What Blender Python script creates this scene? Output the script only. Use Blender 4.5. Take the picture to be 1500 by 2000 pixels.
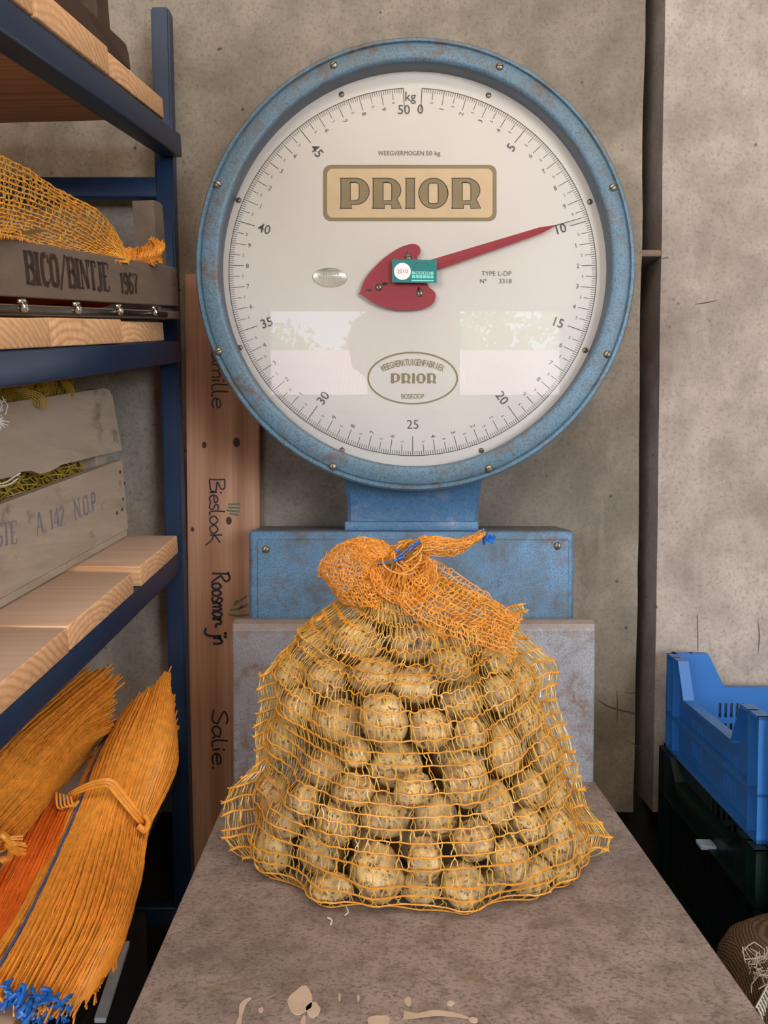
import bpy, bmesh, math, random
import numpy as np
from mathutils import Vector as V, Matrix, noise
from mathutils.geometry import tessellate_polygon
random.seed(7); rng = np.random.RandomState(11)
for o in list(bpy.data.objects): bpy.data.objects.remove(o)
scene = bpy.context.scene
col = scene.collection
PI = math.pi
# ------------------------------------------------------------------ camera, world, light, exposure
CAM = V((0, 0, 1.35)); PITCH = math.radians(2.4); FPX = 1500.0
cd = bpy.data.cameras.new('camera'); cam = bpy.data.objects.new('camera', cd); col.objects.link(cam)
cam.location = CAM; cam.rotation_euler = (PI/2 - PITCH, 0, 0)
cd.sensor_fit = 'VERTICAL'; cd.sensor_height = 36; cd.lens = 36*FPX/2000; cd.clip_start = 0.02; cd.clip_end = 200
scene.camera = cam
scene.view_settings.view_transform = 'Standard'; scene.view_settings.look = 'None'
scene.view_settings.exposure = 0.0; scene.view_settings.gamma = 1.0; scene.view_settings.use_curve_mapping = False
scene.cycles.use_denoising = True
scene.cycles.max_bounces = 10; scene.cycles.diffuse_bounces = 5; scene.cycles.transparent_max_bounces = 24
scene.cycles.sample_clamp_indirect = 6

w = bpy.data.worlds.new('sky'); scene.world = w; w.use_nodes = True
wn = w.node_tree.nodes; wl = w.node_tree.links; wn.clear()
wo = wn.new('ShaderNodeOutputWorld'); wb = wn.new('ShaderNodeBackground'); ws = wn.new('ShaderNodeTexSky')
ws.sky_type = 'HOSEK_WILKIE'; ws.turbidity = 3.5; ws.sun_direction = (0.3, 0.6, 0.7)
wm = wn.new('ShaderNodeMix'); wm.data_type = 'RGBA'; wm.inputs[0].default_value = .55; wm.inputs[7].default_value = (.75, .85, 1, 1)
wl.new(ws.outputs[0], wm.inputs[6]); wl.new(wm.outputs[2], wb.inputs[0]); wb.inputs[1].default_value = 9.0
wl.new(wb.outputs[0], wo.inputs[0])

def light(name, kind, loc, target, energy, color, size=None):
    l = bpy.data.lights.new(name, kind); o = bpy.data.objects.new(name, l); col.objects.link(o)
    o.location = loc; o.rotation_euler = (V(target) - V(loc)).to_track_quat('-Z', 'Y').to_euler()
    l.energy = energy; l.color = color
    if size: l.shape = 'RECTANGLE'; l.size, l.size_y = size
    return o
light('sun', 'SUN', (3, 6, 12), (1, -4, 0), 16.0, (1, .93, .82)).data.angle = .01
# added fill lamps: daylight at two openings behind the camera, a warm one overhead
light('daylight_fill_right', 'AREA', (2.95, -3.40, 1.95), (2.95, 1.0, 1.45), 152, (.78, .89, 1.0), (2.1, 1.7))
light('daylight_fill_left', 'AREA', (-2.55, -3.40, 1.95), (-2.55, 1.0, 1.45), 112, (.78, .89, 1.0), (2.1, 1.7))
light('warm_top_fill', 'AREA', (0.5, -.75, 3.38), (0.5, -.5, 0), 72, (1.0, .84, .66), (2.8, .8))  # unseen warm lamp added for top light, the ceiling above is closed

def S(r, g, b): return tuple(((c/255)/12.92 if c/255 <= .04045 else ((c/255+.055)/1.055)**2.4) for c in (r, g, b)) + (1,)

# ------------------------------------------------------------------ pixel -> world helpers
cp, sp = math.cos(PITCH), math.sin(PITCH)
def ray(px, py):
    a, b = (px-750)/FPX, (1000-py)/FPX
    return V((a, cp + sp*b, -sp + cp*b))
def at(px, py, Y):
    d = ray(px, py); return CAM + d*(Y/d.y)
def hit(px, py, o, n):
    d = ray(px, py); return CAM + d*((V(o)-CAM).dot(n)/d.dot(n))
class Fr:
    def __init__(s, o, ex, ey, ez=None):
        s.o = V(o); s.x = V(ex).normalized(); s.y = V(ey).normalized(); s.z = V(ez).normalized() if ez is not None else s.x.cross(s.y).normalized()
    def p(s, x, y, z=0): return s.o + s.x*x + s.y*y + s.z*z
    def at(s, x, y, z=0): return Fr(s.p(x, y, z), s.x, s.y, s.z)
WORLD = Fr((0,0,0), (1,0,0), (0,1,0), (0,0,1))
def crom(pts, n):
    """resample a polyline (list of vectors) as a Catmull-Rom curve with n points"""
    P = [V(p) for p in pts]
    if len(P) == 2: return [P[0].lerp(P[1], i/(n-1)) for i in range(n)]
    P = [P[0]*2-P[1]] + P + [P[-1]*2-P[-2]]
    m = len(P)-3; out = []
    for i in range(n):
        t = i/(n-1)*m; k = min(int(t), m-1); f = t-k
        a, b, c, d = P[k:k+4]
        out.append(.5*((2*b) + (c-a)*f + (2*a-5*b+4*c-d)*f*f + (3*b-a-3*c+d)*f**3))
    return out

# ------------------------------------------------------------------ mesh builder
class MB:
    def __init__(s): s.v = []; s.f = []
    def add(s, vs, fs):
        b = len(s.v); s.v.extend([tuple(q) for q in vs]); s.f.extend([tuple(i+b for i in f) for f in fs]); return s
    def box(s, fr, x0, x1, y0, y1, z0, z1):
        vs = [fr.p(x, y, z) for z in (z0, z1) for y in (y0, y1) for x in (x0, x1)]
        return s.add(vs, [(0,2,3,1),(4,5,7,6),(0,1,5,4),(2,6,7,3),(0,4,6,2),(1,3,7,5)])
    def bbox(s, fr, x0, x1, y0, y1, z0, z1, b=.003, seg=2):
        """box with rounded edges"""
        bm = bmesh.new(); bmesh.ops.create_cube(bm, size=1)
        for v in bm.verts:
            v.co = V((x0+(v.co.x+.5)*(x1-x0), y0+(v.co.y+.5)*(y1-y0), z0+(v.co.z+.5)*(z1-z0)))
        bmesh.ops.bevel(bm, geom=bm.edges[:], offset=b, segments=seg, profile=.5, affect='EDGES', clamp_overlap=True)
        return s.bm(bm, fr)
    def bm(s, bm, fr=WORLD):
        bm.verts.index_update()
        s.add([fr.p(*v.co) for v in bm.verts], [[v.index for v in f.verts] for f in bm.faces]); bm.free(); return s
    def tube(s, pts, r, k=6, cap=True, flat=1.0, up=None):
        pts = [V(p) for p in pts]; n = len(pts); vs = []; prev = None
        for i, p in enumerate(pts):
            t = (pts[min(i+1, n-1)] - pts[max(i-1, 0)])
            t = t.normalized() if t.length > 1e-9 else V((0,0,1))
            if prev is None:
                a = V(up) if up is not None else (V((0,0,1)) if abs(t.z) < .9 else V((0,1,0)))
            else: a = prev
            a = (a - t*a.dot(t)); a = a.normalized() if a.length > 1e-6 else t.orthogonal().normalized()
            prev = a; b = t.cross(a); rr = r[i] if hasattr(r, '__len__') else r
            for j in range(k):
                g = 2*PI*j/k + PI/4; vs.append(p + a*(math.cos(g)*rr*flat) + b*(math.sin(g)*rr))
        fs = [(i*k+j, i*k+(j+1) % k, (i+1)*k+(j+1) % k, (i+1)*k+j) for i in range(n-1) for j in range(k)]
        if cap: fs += [tuple(range(k-1, -1, -1)), tuple((n-1)*k+j for j in range(k))]
        return s.add(vs, fs)
    def ribbon(s, pts, wd, nrm, lift=0.0):
        pts = [V(p) for p in pts]; n = len(pts); vs = []
        for i, p in enumerate(pts):
            t = pts[min(i+1, n-1)] - pts[max(i-1, 0)]; nn = V(nrm[i]) if isinstance(nrm, list) else V(nrm)
            b = t.cross(nn); b = b.normalized() if b.length > 1e-9 else V((1,0,0))
            ww = (wd[i] if hasattr(wd, '__len__') else wd)/2
            vs += [p + b*ww + nn*lift, p - b*ww + nn*lift]
        return s.add(vs, [(2*i, 2*i+1, 2*i+3, 2*i+2) for i in range(n-1)])
    def lathe(s, prof, fr, n=96, closed=False, ky=1.0):
        """profile of (radius, depth along fr.z)"""
        m = len(prof); vs = []
        for i in range(n):
            g = 2*PI*i/n
            for r, d in prof: vs.append(fr.p(math.cos(g)*r, math.sin(g)*r*ky, d))
        fs = []
        for i in range(n):
            i2 = (i+1) % n
            for j in range(m if closed else m-1):
                j2 = (j+1) % m; fs.append((i*m+j, i2*m+j, i2*m+j2, i*m+j2))
        return s.add(vs, fs)
    def disc(s, fr, r, z=0, n=48, ry=None):
        return s.add([fr.p(math.cos(2*PI*i/n)*r, math.sin(2*PI*i/n)*(ry or r), z) for i in range(n)], [tuple(range(n))])
    def plate(s, outer, holes, fr, z0, z1):
        """flat plate with outline and holes, thickness z0..z1"""
        loops = [[V((x, y, 0)) for x, y in outer]] + [[V((x, y, 0)) for x, y in h] for h in holes]
        flat = [p for l in loops for p in l]; tr = tessellate_polygon(loops)
        n = len(flat)
        vs = [fr.p(p.x, p.y, z1) for p in flat] + [fr.p(p.x, p.y, z0) for p in flat]
        fs = []
        for t in tr:
            a, b, c = [flat[i] for i in t]
            if (b-a).cross(c-a).z < 0: t = (t[0], t[2], t[1])
            fs += [tuple(t), tuple(n+i for i in reversed(t))]
        if z1 != z0:
            b = 0
            for l in loops:
                m = len(l); fs += [(b+i, b+n+i, b+n+(i+1) % m, b+(i+1) % m) for i in range(m)]; b += m
        else:
            fs = fs[::2]; vs = vs[:n]
        return s.add(vs, fs)
    def grid(s, G, close=False):
        r, c = len(G), len(G[0]); vs = [p for row in G for p in row]
        return s.add(vs, [(i*c+j, i*c+(j+1) % c, (i+1)*c+(j+1) % c, (i+1)*c+j) for i in range(r-1) for j in range(c if close else c-1)])
    def build(s, name, m, parent=None, smooth=False, origin=None, sharp=None):
        me = bpy.data.meshes.new(name); o = bpy.data.objects.new(name, me); col.objects.link(o)
        if parent is not None:
            q = parent; org = V((0,0,0))
            while q is not None: org = org + q.location; q = q.parent
            vv = [tuple(V(p)-org) for p in s.v]; o.parent = parent
        else:
            if origin is None:
                a = np.array(s.v); origin = V(((a[:,0].min()+a[:,0].max())/2, (a[:,1].min()+a[:,1].max())/2, a[:,2].min()))
            o.location = origin; vv = [tuple(V(p)-V(origin)) for p in s.v]
        me.from_pydata(vv, [], s.f); me.materials.append(m)
        bm = bmesh.new(); bm.from_mesh(me); bmesh.ops.recalc_face_normals(bm, faces=bm.faces[:]) if len(bm.faces) < 4000 else None
        bm.to_mesh(me); bm.free()
        if smooth:
            me.shade_smooth()
            if sharp: me.set_sharp_from_angle(angle=math.radians(sharp))
        me.update(); return o
def thing(name, loc, label, cat, group=None):
    o = bpy.data.objects.new(name, None); col.objects.link(o); o.location = loc; o.empty_display_size = .05
    return tag(o, label, cat, group)
def tag(o, label, cat, group=None, kind=None):
    o['label'] = label; o['category'] = cat
    if group: o['group'] = group
    if kind: o['kind'] = kind
    return o
def struct(o): o['kind'] = 'structure'; return o

# ------------------------------------------------------------------ materials
class NT:
    def __init__(s, name):
        s.m = bpy.data.materials.new(name); s.m.use_nodes = True; s.t = s.m.node_tree; s.t.nodes.clear()
        s.out = s.n('ShaderNodeOutputMaterial'); s.bs = s.n('ShaderNodeBsdfPrincipled'); s.l(s.bs.outputs[0], s.out.inputs[0])
        s.tc = s.n('ShaderNodeTexCoord')
    def n(s, t, **k):
        x = s.t.nodes.new(t)
        for a, b in k.items(): setattr(x, a, b)
        return x
    def l(s, a, b): s.t.links.new(a, b)
    def vec(s, scale=(1,1,1), loc=(0,0,0), rot=(0,0,0), src='Object'):
        m = s.n('ShaderNodeMapping'); m.inputs['Scale'].default_value = scale; m.inputs['Location'].default_value = loc; m.inputs['Rotation'].default_value = rot
        s.l(s.tc.outputs[src], m.inputs[0]); return m.outputs[0]
    def noise(s, vec, scale, detail=4, rough=.55, dist=0):
        x = s.n('ShaderNodeTexNoise'); x.inputs['Scale'].default_value = scale; x.inputs['Detail'].default_value = detail
        x.inputs['Roughness'].default_value = rough; x.inputs['Distortion'].default_value = dist; s.l(vec, x.inputs['Vector']); return x.outputs[0]
    def voro(s, vec, scale, rnd=1, feature='F1'):
        x = s.n('ShaderNodeTexVoronoi', feature=feature); x.inputs['Scale'].default_value = scale; s.l(vec, x.inputs['Vector']); return x.outputs['Distance']
    def ramp(s, f, stops, interp='LINEAR'):
        r = s.n('ShaderNodeValToRGB'); r.color_ramp.interpolation = interp; e = r.color_ramp.elements
        while len(e) < len(stops): e.new(.5)
        for q, (p, c) in zip(e, stops):
            q.position = p; q.color = c if hasattr(c, '__len__') else (c, c, c, 1)
        s.l(f, r.inputs[0]); return r.outputs[0]
    def mix(s, f, a, b, mode='MIX'):
        x = s.n('ShaderNodeMix', data_type='RGBA', blend_type=mode)
        for v, i in ((f, 0), (a, 6), (b, 7)):
            if hasattr(v, 'links'): s.l(v, x.inputs[i])
            else: x.inputs[i].default_value = v
        return x.outputs[2]
    def math(s, op, a, b=0):
        x = s.n('ShaderNodeMath', operation=op)
        for v, i in ((a, 0), (b, 1)):
            if hasattr(v, 'links'): s.l(v, x.inputs[i])
            else: x.inputs[i].default_value = v
        return x.outputs[0]
    def bump(s, h, strength=.3, dist=.002):
        b = s.n('ShaderNodeBump'); b.inputs['Strength'].default_value = strength; b.inputs['Distance'].default_value = dist
        s.l(h, b.inputs['Height']); s.l(b.outputs[0], s.bs.inputs['Normal'])
    def set(s, color=None, rough=None, metal=None, spec=None):
        for v, k in ((color, 'Base Color'), (rough, 'Roughness'), (metal, 'Metallic'), (spec, 'Specular IOR Level')):
            if v is None: continue
            if hasattr(v, 'links'): s.l(v, s.bs.inputs[k])
            else: s.bs.inputs[k].default_value = v
        return s.m
def plain(name, c, rough=.5, metal=0, spec=.5, var=.12, scale=40):
    t = NT(name); n = t.noise(t.vec(), scale, 3)
    d = tuple(max(0, x*(1-var)) for x in c[:3]) + (1,); b = tuple(min(1, x*(1+var)) for x in c[:3]) + (1,)
    return t.set(t.ramp(n, [(.3, d), (.7, b)]), rough, metal, spec)
def concrete(name, c0, c1, c2, seed=0, seam=None):
    t = NT(name); v = t.vec(loc=(seed*3.1, 0, seed*1.7))
    big = t.noise(v, 2.2, 5, .6, .6); mid = t.noise(v, 11, 6, .7); fine = t.noise(v, 160, 3, .7)
    c = t.ramp(big, [(.32, c0), (.5, c1), (.68, c2)])
    c = t.mix(t.ramp(mid, [(.35, .55), (.62, 0.0)]), c, tuple(x*.62 for x in c0[:3])+(1,))
    sm = t.noise(t.vec(scale=(3, 3, .5), loc=(seed, 0, 2)), 4, 4, .6)
    c = t.mix(t.ramp(sm, [(.55, 0.0), (.75, .35)]), c, tuple(min(1, x*1.25) for x in c2[:3])+(1,))
    c = t.mix(t.ramp(fine, [(.3, .45), (.5, 0.0)]), c, tuple(x*.5 for x in c0[:3])+(1,))
    pit = t.voro(v, 28); pn = t.noise(v, 9, 2)
    pm = t.math('MULTIPLY', t.ramp(pit, [(.06, 1.0), (.10, 0.0)]), t.ramp(pn, [(.5, 0.0), (.58, .8)]))
    c = t.mix(pm, c, tuple(x*.22 for x in c0[:3])+(1,))
    lp = t.noise(v, 6, 3, .5); c = t.mix(t.ramp(lp, [(.66, 0.0), (.74, .22)]), c, tuple(min(1, x*1.3) for x in c2[:3])+(1,))
    if seam is not None:
        sx = t.n('ShaderNodeSeparateXYZ'); t.l(t.vec(), sx.inputs[0])
        d = t.math('ABSOLUTE', t.math('SUBTRACT', sx.outputs[0], seam))
        c = t.mix(t.ramp(d, [(.0008, .5), (.0022, 0.0)]), c, S(110, 88, 66))
    t.bump(t.math('ADD', t.math('MULTIPLY', mid, .5), fine), .25, .003)
    return t.set(c, .9, 0, .2)
def wood(name, dark, mid, light_, axis='X', ring=26, fine=140, seed=0, grey=None, stain=None, rough=.7, dust=None):
    t = NT(name); ax = 'XYZ'.index(axis); sc = [1, 1, 1]; sc[ax] = .09
    v = t.vec(scale=sc, loc=(seed*.37, seed*.73, seed*.51)); nz = t.noise(v, 5, 4, .5)
    wv = t.n('ShaderNodeTexWave', wave_type='RINGS', rings_direction=axis); wv.inputs['Scale'].default_value = ring
    wv.inputs['Distortion'].default_value = 2.6; wv.inputs['Detail'].default_value = 2; wv.inputs['Detail Scale'].default_value = 1.2
    off = [0.05, 0.05, 0.09]; off[ax] = seed*.2
    t.l(t.vec(scale=[.12 if i == ax else 1 for i in range(3)], loc=off), wv.inputs[0])
    c = t.ramp(wv.outputs[1], [(.15, light_), (.7, mid), (1.0, tuple((a+b)/2 for a, b in zip(mid, dark)))]) if ring > 0 else t.ramp(t.noise(t.vec(scale=[.12 if i == ax else 1 for i in range(3)], loc=(seed, 0, 0)), 26, 5, .6, .5), [(.35, dark), (.5, mid), (.65, light_)])
    fs = [1, 1, 1]; fs[ax] = .03
    fn = t.noise(t.vec(scale=fs), fine, 4, .6)
    c = t.mix(t.ramp(fn, [(.3, .55), (.6, 0.0)]), c, dark)
    c = t.mix(t.ramp(nz, [(.3, .5), (.7, 0.0)]), c, mid)
    ks = [2.2, 2.2, 2.2]; ks[ax] = 1.0
    kn = t.voro(t.vec(scale=ks, loc=(seed*1.3, .4+seed, .2)), 3.2)
    c = t.mix(t.ramp(kn, [(.05, .9), (.09, .25), (.13, 0.0)]), c, tuple(x*.35 for x in dark[:3])+(1,))
    if grey: c = t.mix(t.ramp(t.noise(t.vec(loc=(seed, 1, 0)), 9, 5, .65), [(.35, .9), (.65, .25)]), c, grey)
    if stain: c = t.mix(t.ramp(t.noise(t.vec(loc=(seed, 4, 3)), 11, 6, .7), [(.58, 0.0), (.66, .8)]), c, stain)
    if dust:
        g = t.n('ShaderNodeNewGeometry'); sx = t.n('ShaderNodeSeparateXYZ'); t.l(g.outputs['Normal'], sx.inputs[0])
        c = t.mix(t.ramp(sx.outputs[2], [(.8, 0.0), (.95, .78)]), c, dust)
    t.bump(fn, .25, .001)
    return t.set(c, rough, 0, .3)
def rusty(name, base, light_, dark, rust, amt=.5, scale=1.0, rough=.42, metal=0.0, mottle=0.0, dust=None, band=None):
    t = NT(name); v = t.vec()
    a = t.noise(v, 400*scale, 4, .75); b = t.noise(v, 16*scale, 6, .7, .4); d = t.noise(v, 60*scale, 4, .7)
    c = t.ramp(t.noise(v, 5*scale, 4, .6), [(.3, base), (.7, light_)])
    c = t.mix(t.ramp(a, [(.40, .8), (.52, 0.0)]), c, dark)
    m = t.math('MULTIPLY', t.ramp(b, [(.55-.15*amt, 0.0), (.72-.15*amt, 1.0)]), t.ramp(d, [(.40, 0.0), (.58, .9)]))
    c = t.mix(m, c, rust)
    if mottle: c = t.mix(t.ramp(t.noise(v, 13, 6, .72, .3), [(.46, 0.0), (.64, mottle)]), c, tuple(x*.55+y*.3 for x, y in zip(dark[:3], rust[:3]))+(1,))
    if band:
        sx = t.n('ShaderNodeSeparateXYZ'); t.l(t.tc.outputs['Generated'], sx.inputs[0])
        c = t.mix(t.math('MULTIPLY', t.ramp(t.math('ADD', sx.outputs[2], t.math('MULTIPLY', t.math('SUBTRACT', d, .5), .16)), [(.90, 0.0), (.945, .8)]), t.ramp(d, [(.3, 1.0), (.75, .75)])), c, band)
    if dust:
        g = t.n('ShaderNodeNewGeometry'); sx = t.n('ShaderNodeSeparateXYZ'); t.l(g.outputs['Normal'], sx.inputs[0])
        c = t.mix(t.ramp(sx.outputs[2], [(.6, 0.0), (.95, .85)]), c, dust)
    t.bump(a, .35, .0012)
    return t.set(c, rough, metal, .5)
M = {}
M['concrete_left'] = concrete('concrete_left', S(124, 114, 102), S(152, 141, 127), S(168, 156, 142), 1)
M['concrete_right'] = concrete('concrete_right', S(150, 138, 128), S(176, 163, 153), S(192, 179, 169), 5, seam=None)
M['dark_gap'] = plain('dark_gap', S(60, 50, 44), .9)
M['floor'] = concrete('floor_concrete', S(104, 98, 90), S(120, 113, 104), S(136, 128, 118), 3)
M['ceiling'] = wood('ceiling_wood', S(150, 110, 78), S(180, 136, 98), S(200, 160, 118), 'Y', 8)
M['plaster'] = plain('warm_plaster', S(196, 180, 158), .9)
M['frame_paint'] = plain('window_frame_paint', S(120, 116, 108), .5)
M['navy'] = plain('navy_steel', S(22, 46, 76), .38, 0, .5, .10, 12)
M['plank'] = [wood('pine_plank_%d' % i, S(184, 132, 88), S(222, 172, 126), S(232, 188, 146), 'X', 30+4*i, 120, i, dust=S(172, 152, 138)) for i in range(4)]
M['herb_board'] = wood('reddish_board', S(142, 98, 74), S(184, 138, 110), S(200, 156, 128), 'Z', 9, 150, 2)
M['crate_brown'] = wood('weathered_brown_wood', S(84, 70, 60), S(116, 98, 84), S(138, 120, 104), 'Y', 0, 160, 4, grey=S(112, 96, 84))
M['crate_grey'] = wood('weathered_grey_wood', S(140, 122, 102), S(176, 158, 138), S(192, 176, 156), 'Y', 0, 150, 6, grey=S(172, 156, 138), stain=S(124, 104, 84))
M['crate_dark'] = wood('dark_brown_wood', S(50, 36, 28), S(84, 62, 48), S(104, 82, 66), 'Y', 0, 150, 8, grey=S(74, 58, 48))
M['blue_cast'] = rusty('hammered_blue_paint', S(68, 112, 148), S(94, 144, 184), S(60, 82, 98), S(84, 74, 66), .75, mottle=.75, dust=S(86, 82, 82))
M['blue_ring'] = rusty('worn_blue_ring_paint', S(80, 110, 128), S(98, 134, 158), S(66, 80, 84), S(92, 74, 58), .5, 1.0, .38)
M['blue_neck'] = rusty('worn_blue_neck_paint', S(66, 106, 142), S(82, 128, 166), S(60, 92, 122), S(150, 152, 160), .15, .7)
M['bezel'] = plain('bezel_paint', S(84, 94, 108), .35, 0, .5, .06)
M['dial'] = plain('ivory_dial_enamel', S(226, 217, 204), .35, 0, .4, .025, 9)
M['ink'] = plain('dial_ink', S(88, 84, 80), .5)
M['gold_ink'] = plain('gold_ink', S(146, 128, 92), .4, 0, .5, .05)
M['gold_field'] = plain('gold_field', S(222, 192, 150), .45, 0, .4, .05, 30)
M['dark_ink'] = plain('dark_outline_ink', S(62, 54, 44), .5)
M['pointer_red'] = plain('pointer_red', S(162, 52, 62), .38, 0, .5, .05, 60)
M['badge'] = plain('pale_nickel', S(196, 190, 178), .35, .7)
M['screw'] = plain('brass_steel_screw', S(150, 142, 122), .4, .8)
M['screw_dark'] = plain('slot_dark', S(40, 36, 32), .8)
M['teal'] = plain('teal_sticker', S(24, 116, 116), .4, 0, .4, .03)
M['mint'] = plain('mint_print', S(120, 208, 196), .5)
M['white_print'] = plain('white_print', S(232, 230, 228), .5, 0, .4, .02)
M['mauve_print'] = plain('mauve_print', S(120, 104, 136), .6)
M['galv'] = rusty('galvanised_rust_steel', S(148, 152, 162), S(172, 176, 186), S(128, 124, 124), S(124, 98, 78), .8, .9, .5, .15, band=S(138, 120, 110))
def platform_mat():
    t = NT('platform_laminate'); v = t.vec()
    b = t.noise(v, 5, 5, .65, .5); m = t.noise(v, 30, 5, .7); f = t.noise(t.vec(scale=(.8, 1.2, 1)), 260, 4, .75)
    c = t.ramp(b, [(.3, S(132, 120, 116)), (.5, S(154, 140, 135)), (.7, S(168, 154, 148))])
    c = t.mix(t.ramp(m, [(.36, .7), (.55, 0.0)]), c, S(112, 99, 93))
    c = t.mix(t.ramp(f, [(.38, .7), (.50, 0.0)]), c, S(86, 76, 72))
    c = t.mix(t.ramp(t.noise(v, 17, 4, .6), [(.66, 0.0), (.72, .5)]), c, S(120, 96, 78))
    t.bump(t.math('ADD', f, m), .3, .0012); return t.set(c, .55, 0, .4)
M['platform'] = platform_mat()
M['splash'] = plain('dried_splash', S(190, 170, 152), .8)
M['dark_iron'] = plain('dark_iron', S(44, 42, 42), .6, .2)
def netmat(name, c, tr=.25, rough=.4, var=.16):
    t = NT(name); n = t.noise(t.vec(), 90, 3)
    d = tuple(x*(1-var) for x in c[:3])+(1,); b = tuple(min(1, x*(1+var)) for x in c[:3])+(1,)
    cc = t.ramp(n, [(.3, d), (.7, b)]); t.set(cc, rough, 0, .5)
    ts = t.n('ShaderNodeBsdfTranslucent'); t.l(cc, ts.inputs[0]); mx = t.n('ShaderNodeMixShader'); mx.inputs[0].default_value = tr
    t.l(t.bs.outputs[0], mx.inputs[1]); t.l(ts.outputs[0], mx.inputs[2]); t.l(mx.outputs[0], t.out.inputs[0]); return t.m
M['net_cord'] = netmat('orange_net_cord', S(236, 164, 62), .2)
M['net_film'] = netmat('yellow_net_filament', S(224, 182, 82), .3, .2, .3)
M['net_orange'] = netmat('deep_orange_net', S(240, 160, 58), .25, .4)
M['net_red'] = netmat('red_orange_net', S(246, 120, 40), .2, .45)
M['net_core'] = netmat('orange_net_mass', S(206, 104, 28), .1, .6)
M['net_pale'] = netmat('pale_orange_net', S(240, 162, 62), .2, .4)
M['net_core_red'] = netmat('red_orange_net_mass', S(232, 96, 30), .1, .6)
M['net_yellow'] = netmat('dull_yellow_net', S(196, 164, 56), .2, .5)
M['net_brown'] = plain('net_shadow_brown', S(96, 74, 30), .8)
M['strap'] = netmat('orange_plastic_strap', S(246, 166, 60), .35, .3)
M['blue_cord'] = plain('blue_edge_cord', S(28, 104, 190), .35)
M['slate_cord'] = plain('slate_blue_cord', S(72, 84, 118), .5)
M['white_thread'] = plain('white_thread', S(214, 206, 196), .7)
def potato_mat():
    t = NT('potato_skin'); v = t.vec(); oi = t.n('ShaderNodeObjectInfo')
    rn = t.n('ShaderNodeVectorMath', operation='ADD'); t.l(v, rn.inputs[0]); sc_ = t.n('ShaderNodeVectorMath', operation='SCALE'); t.l(oi.outputs['Location'], sc_.inputs[0]); sc_.inputs['Scale'].default_value = 37; t.l(sc_.outputs[0], rn.inputs[1]); v = rn.outputs[0]
    a = t.noise(v, 1.1, 5, .65); d = t.noise(v, 3.4, 6, .72); e = t.voro(v, 3.6); dust = t.noise(v, 1.7, 6, .68)
    c = t.ramp(a, [(.3, S(170, 134, 84)), (.5, S(216, 182, 118)), (.72, S(240, 212, 150))])
    c = t.mix(t.ramp(dust, [(.45, 0.0), (.62, .7)]), c, S(146, 126, 112))
    c = t.mix(t.ramp(d, [(.39, .95), (.48, 0.0)]), c, S(84, 68, 58))
    c = t.mix(t.ramp(e, [(.05, .8), (.12, 0.0)]), c, S(80, 64, 52))
    r = t.ramp(oi.outputs['Random'], [(0, (.82, .79, .77, 1)), (1, (1, 1, 1, 1))])
    c = t.mix(1.0, c, r, 'MULTIPLY'); t.bump(d, .2, .0015); return t.set(c, .5, 0, .4)
M['potato'] = potato_mat()
M['crate_blue'] = plain('blue_plastic', S(42, 104, 172), .36, 0, .5, .07, 14)
M['crate_green'] = plain('dark_green_plastic', S(10, 30, 25), .4, 0, .5, .1)
M['clip'] = plain('pale_clip', S(176, 200, 226), .5)
def burlap():
    t = NT('burlap_weave'); a = t.n('ShaderNodeTexWave', wave_type='BANDS', bands_direction='Z'); b = t.n('ShaderNodeTexWave', wave_type='BANDS', bands_direction='X')
    for q in (a, b): q.inputs['Scale'].default_value = 170; q.inputs['Distortion'].default_value = 1; t.l(t.vec(), q.inputs[0])
    h = t.math('ADD', a.outputs[1], b.outputs[1]); c = t.ramp(t.math('MULTIPLY', h, .5), [(.2, S(66, 50, 38)), (.8, S(128, 104, 82))])
    t.bump(h, .6, .002); return t.set(c, .9, 0, .2)
M['burlap'] = burlap()
M['jute'] = plain('pale_jute', S(168, 154, 140), .9)
M['tub'] = plain('dark_tub', S(34, 32, 32), .5)
M['pale_rim'] = plain('pale_rim', S(226, 232, 240), .5)
def glass(name):
    t = NT(name); f = t.n('ShaderNodeFresnel'); f.inputs[0].default_value = 1.52
    tr = t.n('ShaderNodeBsdfTransparent'); g = t.n('ShaderNodeBsdfGlossy'); g.inputs['Roughness'].default_value = 0.004
    mx = t.n('ShaderNodeMixShader'); t.l(f.outputs[0], mx.inputs[0]); t.l(tr.outputs[0], mx.inputs[1]); t.l(g.outputs[0], mx.inputs[2])
    t.l(mx.outputs[0], t.out.inputs[0]); return t.m
M['glass'] = glass('clear_glass')
M['chrome'] = plain('chrome', S(214, 212, 206), .15, 1.0, .5, .02)
M['rail'] = plain('dull_steel_rail', S(92, 88, 82), .3, .9)
M['black_stencil'] = plain('faded_black_stencil', S(62, 50, 42), .8, 0, .2, .3, 300)
M['violet_stencil'] = plain('faded_violet_stencil', S(134, 126, 134), .8, 0, .2, .2, 300)
M['marker'] = plain('black_marker', S(30, 28, 34), .5)
M['green_marker'] = plain('green_marker', S(84, 112, 84), .6)
M['nail'] = plain('rusty_nail', S(70, 48, 38), .8)
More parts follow.
